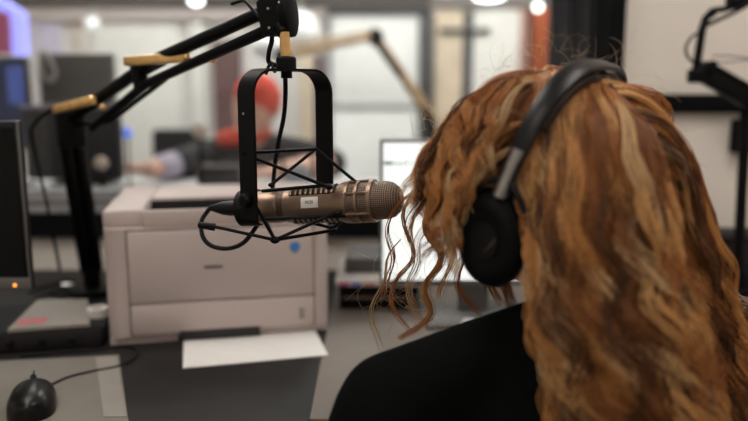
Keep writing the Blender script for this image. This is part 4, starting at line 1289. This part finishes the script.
# led framed neon panel, top left
np_ = thing('neon_panel', 'blue-violet glowing frame around a pink panel in the top left corner', 'neon sign', at(0, 60, 3.0))
M_NEON = mat('violet_neon', (0.4, 0.4, 1), 0.5, emit=1.15, ecol=(0.30, 0.30, 1.0))
M_PINKN = mat('magenta_panel', (0.4, 0.1, 0.16), 0.5, emit=0.12, ecol=(0.8, 0.15, 0.3))
NY = 3.0
slab(-60, 12, 11, 54, NY + 0.02, 0.02).build('panel', M_PINKN, np_)
def quadprism(pp, Y, th):
    p = [at(x, y, Y) for x, y in pp]
    n = len(p)
    return MB().add(p + [q + V(0, th, 0) for q in p], [tuple(range(n)), tuple(range(2 * n - 1, n - 1, -1))] + [(i, n + i, n + (i + 1) % n, (i + 1) % n) for i in range(n)])
quadprism([(11, 12), (23, 13), (25, 55), (12, 55)], NY, 0.04).build('side_tube', M_NEON, np_)
quadprism([(-60, -25), (1, -2), (23, 13), (11, 14), (-60, -14)], NY, 0.04).build('top_tube', M_NEON, np_)
MB().tube([at(-30, 55, NY + 0.06), V(at(-30, 55, NY).x, NY + 0.06, 0)], 0.02, 8).build('stand', BLACK, np_)
# counter in the far room
CZ = 0.86
ct = thing('counter', 'long white-topped counter just beyond the glass', 'counter', (-0.7, 2.3, 0))
MB().b2((-2.4, 1.98, CZ - 0.03), (0.35, 2.62, CZ), 0.004).build('counter_top', mat('counter_white', (0.55, 0.54, 0.54), 0.5), ct)
for x in (-2.2, -1.0, 0.2):
    MB().b2((x - 0.03, 2.05, 0), (x + 0.03, 2.55, CZ - 0.03)).build('leg_panel', M_FFR, ct)
def far_monitor(x0, y0, x1, y1, Y, m, label, tilt=0.0, edge=None, screen=None):
    a_, b_ = at(x0, y0, Y), at(x1, y1, Y)
    t = thing('monitor', label, 'monitor', ((a_.x + b_.x) / 2, Y + 0.05, CZ))
    MB().b2((a_.x, Y, b_.z), (b_.x, Y + 0.04, a_.z), 0.012).build('housing', m, t)
    if edge:
        MB().b2((a_.x, Y - 0.004, a_.z - 0.008), (b_.x, Y + 0.001, a_.z + 0.004), 0.001).build('edge_reflection', edge, t)
    if screen:
        MB().b2((a_.x + 0.012, Y - 0.003, b_.z + 0.02), (b_.x - 0.012, Y, a_.z - 0.012)).build('screen', screen, t)
    cx = (a_.x + b_.x) / 2
    MB().b2((cx - 0.03, Y + 0.04, CZ + 0.01), (cx + 0.03, Y + 0.06, b_.z + 0.1)).build('stand_neck', BLACKP, t)
    MB().b2((cx - 0.1, Y - 0.03, CZ), (cx + 0.1, Y + 0.11, CZ + 0.012), 0.003).build('stand_foot', BLACKP, t)
far_monitor(36, 53, 119, 178, 2.46, mat('charcoal_case', (0.085, 0.075, 0.075), 0.5, 0, 0.1), 'large charcoal monitor back beyond the glass behind the boom arm')
far_monitor(20, 106, 122, 180, 2.16, mat('near_black_case', (0.02, 0.018, 0.022), 0.5), 'low black monitor back with lavender reflection painted on its top edge beyond the glass', edge=mat('lavender_reflection', (0.28, 0.25, 0.34), 0.5))  # lavender strip is a reflection painted along the top
far_monitor(-60, 56, 32, 150, 2.34, mat('blue_black_case', (0.015, 0.015, 0.025), 0.5), 'monitor with a dim blue screen beyond the glass at the far left', screen=mat('dim_blue_screen', (0.02, 0.03, 0.08), 0.4, emit=0.015, ecol=(0.2, 0.3, 1.0)))
bs0, bs1 = at(6, 66, 2.335), at(25, 104, 2.335)
MB().b2((bs0.x, 2.333, bs1.z), (bs1.x, 2.3365, bs0.z)).build('screen_picture', mat('blue_window', (0.05, 0.08, 0.3), 0.4, emit=0.16, ecol=(0.2, 0.3, 1.0)), bpy.data.objects['monitor.004'])
# looped clear strap hanging on the big monitor
cl = spline([at(40, 80, 2.505), at(41, 60, 2.512), at(42, 51, 2.49), at(42.5, 51, 2.455), at(40, 62, 2.44), at(44, 76, 2.44), at(52, 81, 2.44), at(55, 72, 2.44), at(50, 60, 2.44), at(47, 51.2, 2.455), at(47, 51.2, 2.49), at(46, 62, 2.512)], 6)
one('hanging_strap', MB().tube(cl, 0.007, 8), mat('pale_strap', (0.42, 0.38, 0.38), 0.4), 'pale looped strap hanging in front of the charcoal monitor', 'strap')
# small round things on the counter
bp_ = at(127, 133, 2.29)
bs = thing('desk_lamp', 'small blue glowing round lamp on a stem left of the hand', 'lamp', (bp_.x, bp_.y, CZ))
MB().ell(bp_, (0.018, 0.012, 0.018), None, 16, 10).build('globe', mat('blue_globe', (0.1, 0.2, 0.9), 0.4, emit=0.5, ecol=(0.2, 0.3, 1)), bs)
MB().tube([V(bp_.x, bp_.y, CZ + 0.01), bp_ - V(0, 0, 0.016)], 0.004, 8).build('stem', BLACK, bs)
MB().lathe([(0, 0.03), (0.01, 0.028)], (bp_.x, bp_.y, CZ), (0, 0, 1), 18).build('foot', BLACK, bs)
for (x, y, r, lab) in ((101, 163, 0.020, 'small pale round knob mike on the counter left of the hand'), (200, 131, 0.024, 'beige round knob mike in front of the person in red')):
    p = at(x, y, 2.08 if x < 150 else 2.2)
    t = thing('desk_microphone', lab, 'microphone', (p.x, p.y, CZ))
    MB().ell(p, (r, r, r), None, 16, 10).build('head', mat('beige_foam', (0.52, 0.42, 0.36), 0.9), t)
    MB().tube([V(p.x, p.y, CZ + 0.008), p - V(0, 0, r * 0.9)], 0.005, 8).build('stem', BLACK, t)
    MB().lathe([(0, 0.028), (0.008, 0.026)], (p.x, p.y, CZ), (0, 0, 1), 18).build('foot', BLACK, t)
# low equipment on the counter
def crate(x0, y0, x1, Y, d_, m, label, name='audio_console', cat='audio console'):
    a_ = at(x0, y0, Y); b_ = at(x1, y0, Y)
    t = thing(name, label, cat, ((a_.x + b_.x) / 2, Y + d_ / 2, CZ))
    MB().b2((a_.x, Y, CZ), (b_.x, Y + d_, a_.z), 0.01).build('case', m, t)
    for k in range(4):
        MB().lathe([(0, 0.008), (0.012, 0.007)], (a_.x + (b_.x - a_.x) * (k + 1) / 5, Y, (a_.z + CZ) / 2), (0, -1, 0), 12).build('knob', SILVER, t)
crate(196, 166, 240, 2.27, 0.08, mat('soft_black', (0.035, 0.032, 0.034), 0.6), 'low black console box on the counter in front of the person in red')
CY = 3.35
c0, c1 = at(150, 129, CY), at(206, 175, CY)
ccx = (c0.x + c1.x) / 2
ch = thing('office_chair', 'empty black office chair behind the far counter', 'chair', (ccx, CY - 0.2, 0))
M_CH = mat('chair_fabric', (0.022, 0.02, 0.022), 0.9)
MB().b2((c0.x, CY, 0.62), (c1.x, CY + 0.05, c0.z), 0.024).build('backrest', M_CH, ch)
MB().box((ccx, CY - 0.2, 0.47), (0.46, 0.44, 0.07), None, 0.03).build('seat', M_CH, ch)
MB().tube([V(ccx, CY - 0.1, 0.46), V(ccx, CY + 0.06, 0.5), V(ccx, CY + 0.065, 0.8)], 0.018, 10).build('back_support', BLACK, ch)
MB().tube([V(ccx, CY - 0.2, 0.09), V(ccx, CY - 0.2, 0.44)], 0.024, 12).build('post', BLACK, ch)
for k in range(5):
    a_ = 2 * math.pi * k / 5
    e_ = V(ccx + 0.28 * math.cos(a_), CY - 0.2 + 0.28 * math.sin(a_), 0.06)
    MB().tube([V(ccx, CY - 0.2, 0.1), e_], [0.022, 0.015], 8).build('leg', BLACK, ch)
    MB().lathe([(-0.012, 0.028), (0.012, 0.028)], e_ - V(0, 0, 0.032), (math.sin(a_), -math.cos(a_), 0), 12).build('castor', RUBBER, ch)
# far chair back pieces
p = at(298, 146, 2.3)
hpb = thing('headphone_set', 'grey headphone set lying on the counter before the person in red', 'headphones', (p.x, p.y, CZ))
MB().lathe([(-0.02, 0.03), (-0.012, 0.042), (0.012, 0.042), (0.02, 0.03)], V(p.x, p.y, CZ + 0.042), (0.3, 1, 0), 20).build('ear_cup', mat('steel_grey', (0.33, 0.34, 0.38), 0.4), hpb)
MB().tube(spline([V(p.x + 0.04, p.y, CZ + 0.04), V(p.x + 0.05, p.y + 0.01, CZ + 0.10), V(p.x, p.y + 0.02, CZ + 0.125), V(p.x - 0.05, p.y + 0.01, CZ + 0.10), V(p.x - 0.04, p.y, CZ + 0.04)], 6), 0.006, 8).build('headband', BLACK, hpb)
# person with a red hat
PY = 2.78
ph_ = at(254, 108, PY)
man = thing('person', 'blurred person in red hat and black top beyond the glass', 'person', (ph_.x, PY + 0.05, 0))
M_SKIN2 = mat('skin_far', (0.62, 0.36, 0.28), 0.55)
g = MB()
hc2 = ph_
fr2 = Matrix.Rotation(math.radians(25), 3, 'Z')
g.ell(hc2, (0.076, 0.095, 0.112), fr2, 22, 14)
g.ell(hc2 + V(-0.015, -0.05, -0.06), (0.05, 0.05, 0.055), fr2)
g.ell(hc2 + V(-0.03, -0.095, -0.02), (0.013, 0.02, 0.022), fr2)
limb(g, [hc2 + V(0, 0.01, -0.07), hc2 + V(0, 0.03, -0.17)], [0.05, 0.056])
shz = hc2.z - 0.175
def tor2(mb, k=0.0):
    mb.ell(V(hc2.x, PY + 0.05, shz - 0.12), (0.20 + k, 0.11 + k, 0.17 + k), None, 24, 14)
    mb.ell(V(hc2.x, PY + 0.08, shz - 0.32), (0.15 + k, 0.10 + k, 0.2 + k), None, 24, 14)
    limb(mb, [V(hc2.x - 0.225, PY + 0.04, shz - 0.02), V(hc2.x, PY + 0.05, shz + 0.02), V(hc2.x + 0.225, PY + 0.04, shz - 0.02)], [0.055 + k, 0.06 + k, 0.055 + k])
tor2(g)
eR, eL = V(hc2.x - 0.25, PY - 0.20, CZ + 0.055), V(hc2.x + 0.30, PY - 0.10, CZ + 0.05)
wR, wL = at(150, 168, 2.46), at(275, 172, 2.44)
wR.z = CZ + 0.05; wL.z = CZ + 0.045
limb(g, [V(hc2.x - 0.225, PY + 0.04, shz - 0.02), eR], [0.05, 0.042])
limb(g, [V(hc2.x + 0.225, PY + 0.04, shz - 0.02), eL], [0.05, 0.042])
limb(g, [eR, eR.lerp(wR, 0.4), wR], [0.042, 0.042, 0.03])
limb(g, [eL, eL.lerp(wL, 0.4), wL], [0.042, 0.042, 0.03])
hand(g, wR, V(-1, -0.12, 0.12), (0, -0.3, -1), 1.05, 0.4, 1)
hand(g, wL, V(-0.8, -0.4, 0), (0, -0.2, -1), 1.0, 0.6, 1)
for q in (-1, 1):
    limb(g, [V(hc2.x + q * 0.09, PY + 0.09, 0.62), V(hc2.x + q * 0.12, PY - 0.02, 0.60)], [0.085, 0.07])
    limb(g, [V(hc2.x + q * 0.12, PY - 0.02, 0.60), V(hc2.x + q * 0.12, PY + 0.06, 0.06)], [0.065, 0.04])
    limb(g, [V(hc2.x + q * 0.12, PY + 0.06, 0.04), V(hc2.x + q * 0.13, PY - 0.10, 0.035)], [0.038, 0.03])
voxel_object(g, 'body', M_SKIN2, man, 0.008, 3)
g2 = MB()
tor2(g2, 0.012)
for S_, E_ in ((V(hc2.x - 0.225, PY + 0.04, shz - 0.02), eR), (V(hc2.x + 0.225, PY + 0.04, shz - 0.02), eL)):
    limb(g2, [S_, E_], [0.064, 0.054])
voxel_object(g2, 'top', mat('black_sweater', (0.022, 0.020, 0.022), 0.9), man, 0.01, 5)
g3 = MB()
limb(g3, [eR.lerp(wR, 0.05), eR.lerp(wR, 0.55)], [0.050, 0.044])
g3.build('sleeve', mat('lavender_cuff', (0.40, 0.36, 0.45), 0.9), man)
M_RED = mat('red_knit', (0.62, 0.075, 0.05), 0.85, 0, 0.1, 60, 0.3, 200)
hat = MB()
hat.ell(hc2 + V(0.012, 0.012, 0.035), (0.090, 0.106, 0.098), fr2, 24, 16)
hat.f = [f_ for f_ in hat.f if (lambda c_: c_.z > 0.0 + 0.9 * (-(c_.y) * 0.35 - c_.x * 1.0) - 0.02)(sum((Vector(hat.v[i]) for i in f_), Vector()) / 4 - hc2)]
ha = hat.build('hat', M_RED, man)
sd_ = ha.modifiers.new('thickness', 'SOLIDIFY'); sd_.thickness = 0.008
scf = [hc2 + V(-0.045 + 0.075 * math.cos(a), 0.02 + 0.08 * math.sin(a), -0.105 + 0.012 * math.cos(a)) for a in [2 * math.pi * k / 16 for k in range(17)]]
MB().tube(scf, 0.032, 12).build('scarf', M_RED, man)
g4 = MB()
for q in (-1, 1):
    limb(g4, [V(hc2.x + q * 0.09, PY + 0.09, 0.62), V(hc2.x + q * 0.12, PY - 0.02, 0.60)], [0.092, 0.076])
    limb(g4, [V(hc2.x + q * 0.12, PY - 0.02, 0.60), V(hc2.x + q * 0.12, PY + 0.06, 0.12)], [0.072, 0.05])
g4.ell(V(hc2.x, PY + 0.09, 0.62), (0.17, 0.115, 0.10), None, 20, 12)
voxel_object(g4, 'trousers', mat('dark_trousers', (0.02, 0.02, 0.025), 0.9), man, 0.012, 4)
ms = thing('stool', 'tall black stool under the person in red', 'stool', (hc2.x, PY + 0.10, 0))
MB().lathe([(0.48, 0.17), (0.485, 0.18), (0.505, 0.18), (0.512, 0.16), (0.514, 0)], (hc2.x, PY + 0.10, 0), (0, 0, 1), 24).build('seat', RUBBER, ms)
for k in range(4):
    a = math.pi / 4 + k * math.pi / 2
    MB().tube([V(hc2.x + 0.11 * math.cos(a), PY + 0.1 + 0.11 * math.sin(a), 0.482), V(hc2.x + 0.19 * math.cos(a), PY + 0.1 + 0.19 * math.sin(a), 0.0)], 0.012, 8).build('leg', BLACK, ms)
# tan boom arm in the far room
FYB = 2.95
M_TANM = mat('tan_metal', (0.50, 0.34, 0.19), 0.45, 0.3)
fb0 = at(432, 118, FYB)
fb = thing('boom_arm', 'tan and black boom arm beyond the glass right of the yoke', 'boom arm', (fb0.x, FYB, 0))
MB().tube([V(fb0.x, FYB, 0.012), fb0], 0.018, 12).build('post', BLACK, fb)
MB().lathe([(0, 0.16), (0.015, 0.155), (0.02, 0.03)], (fb0.x, FYB, 0), (0, 0, 1), 28).build('floor_plate', BLACK, fb)
j0 = at(375, 37, FYB)
for dx, m_ in ((-0.012, BLACK), (0.012, M_TANM)):
    MB().tube([fb0 + V(dx, 0, 0), j0 + V(dx, 0, 0)], 0.011, 10).build('lower_tube', m_, fb)
MB().tube([fb0.lerp(j0, 0.12) + V(-0.004, -0.02, 0.0), fb0.lerp(j0, 0.52) + V(-0.004, -0.02, 0)], 0.017, 10).build('spring_sleeve', M_TANM, fb)
MB().ell(j0, (0.035, 0.03, 0.035), None, 16, 10).build('elbow', BLACK, fb)
je = at(282, 56, FYB - 0.25)
MB().tube([j0, je], 0.014, 10).build('upper_tube', M_TANM, fb)
MB().tube([j0 + V(0, 0, 0.025), je + V(0, 0, 0.03)], 0.007, 10).build('upper_tube', M_TANM, fb)
MB().ell(je, (0.03, 0.03, 0.03), None, 14, 10).build('arm_head', BLACK, fb)
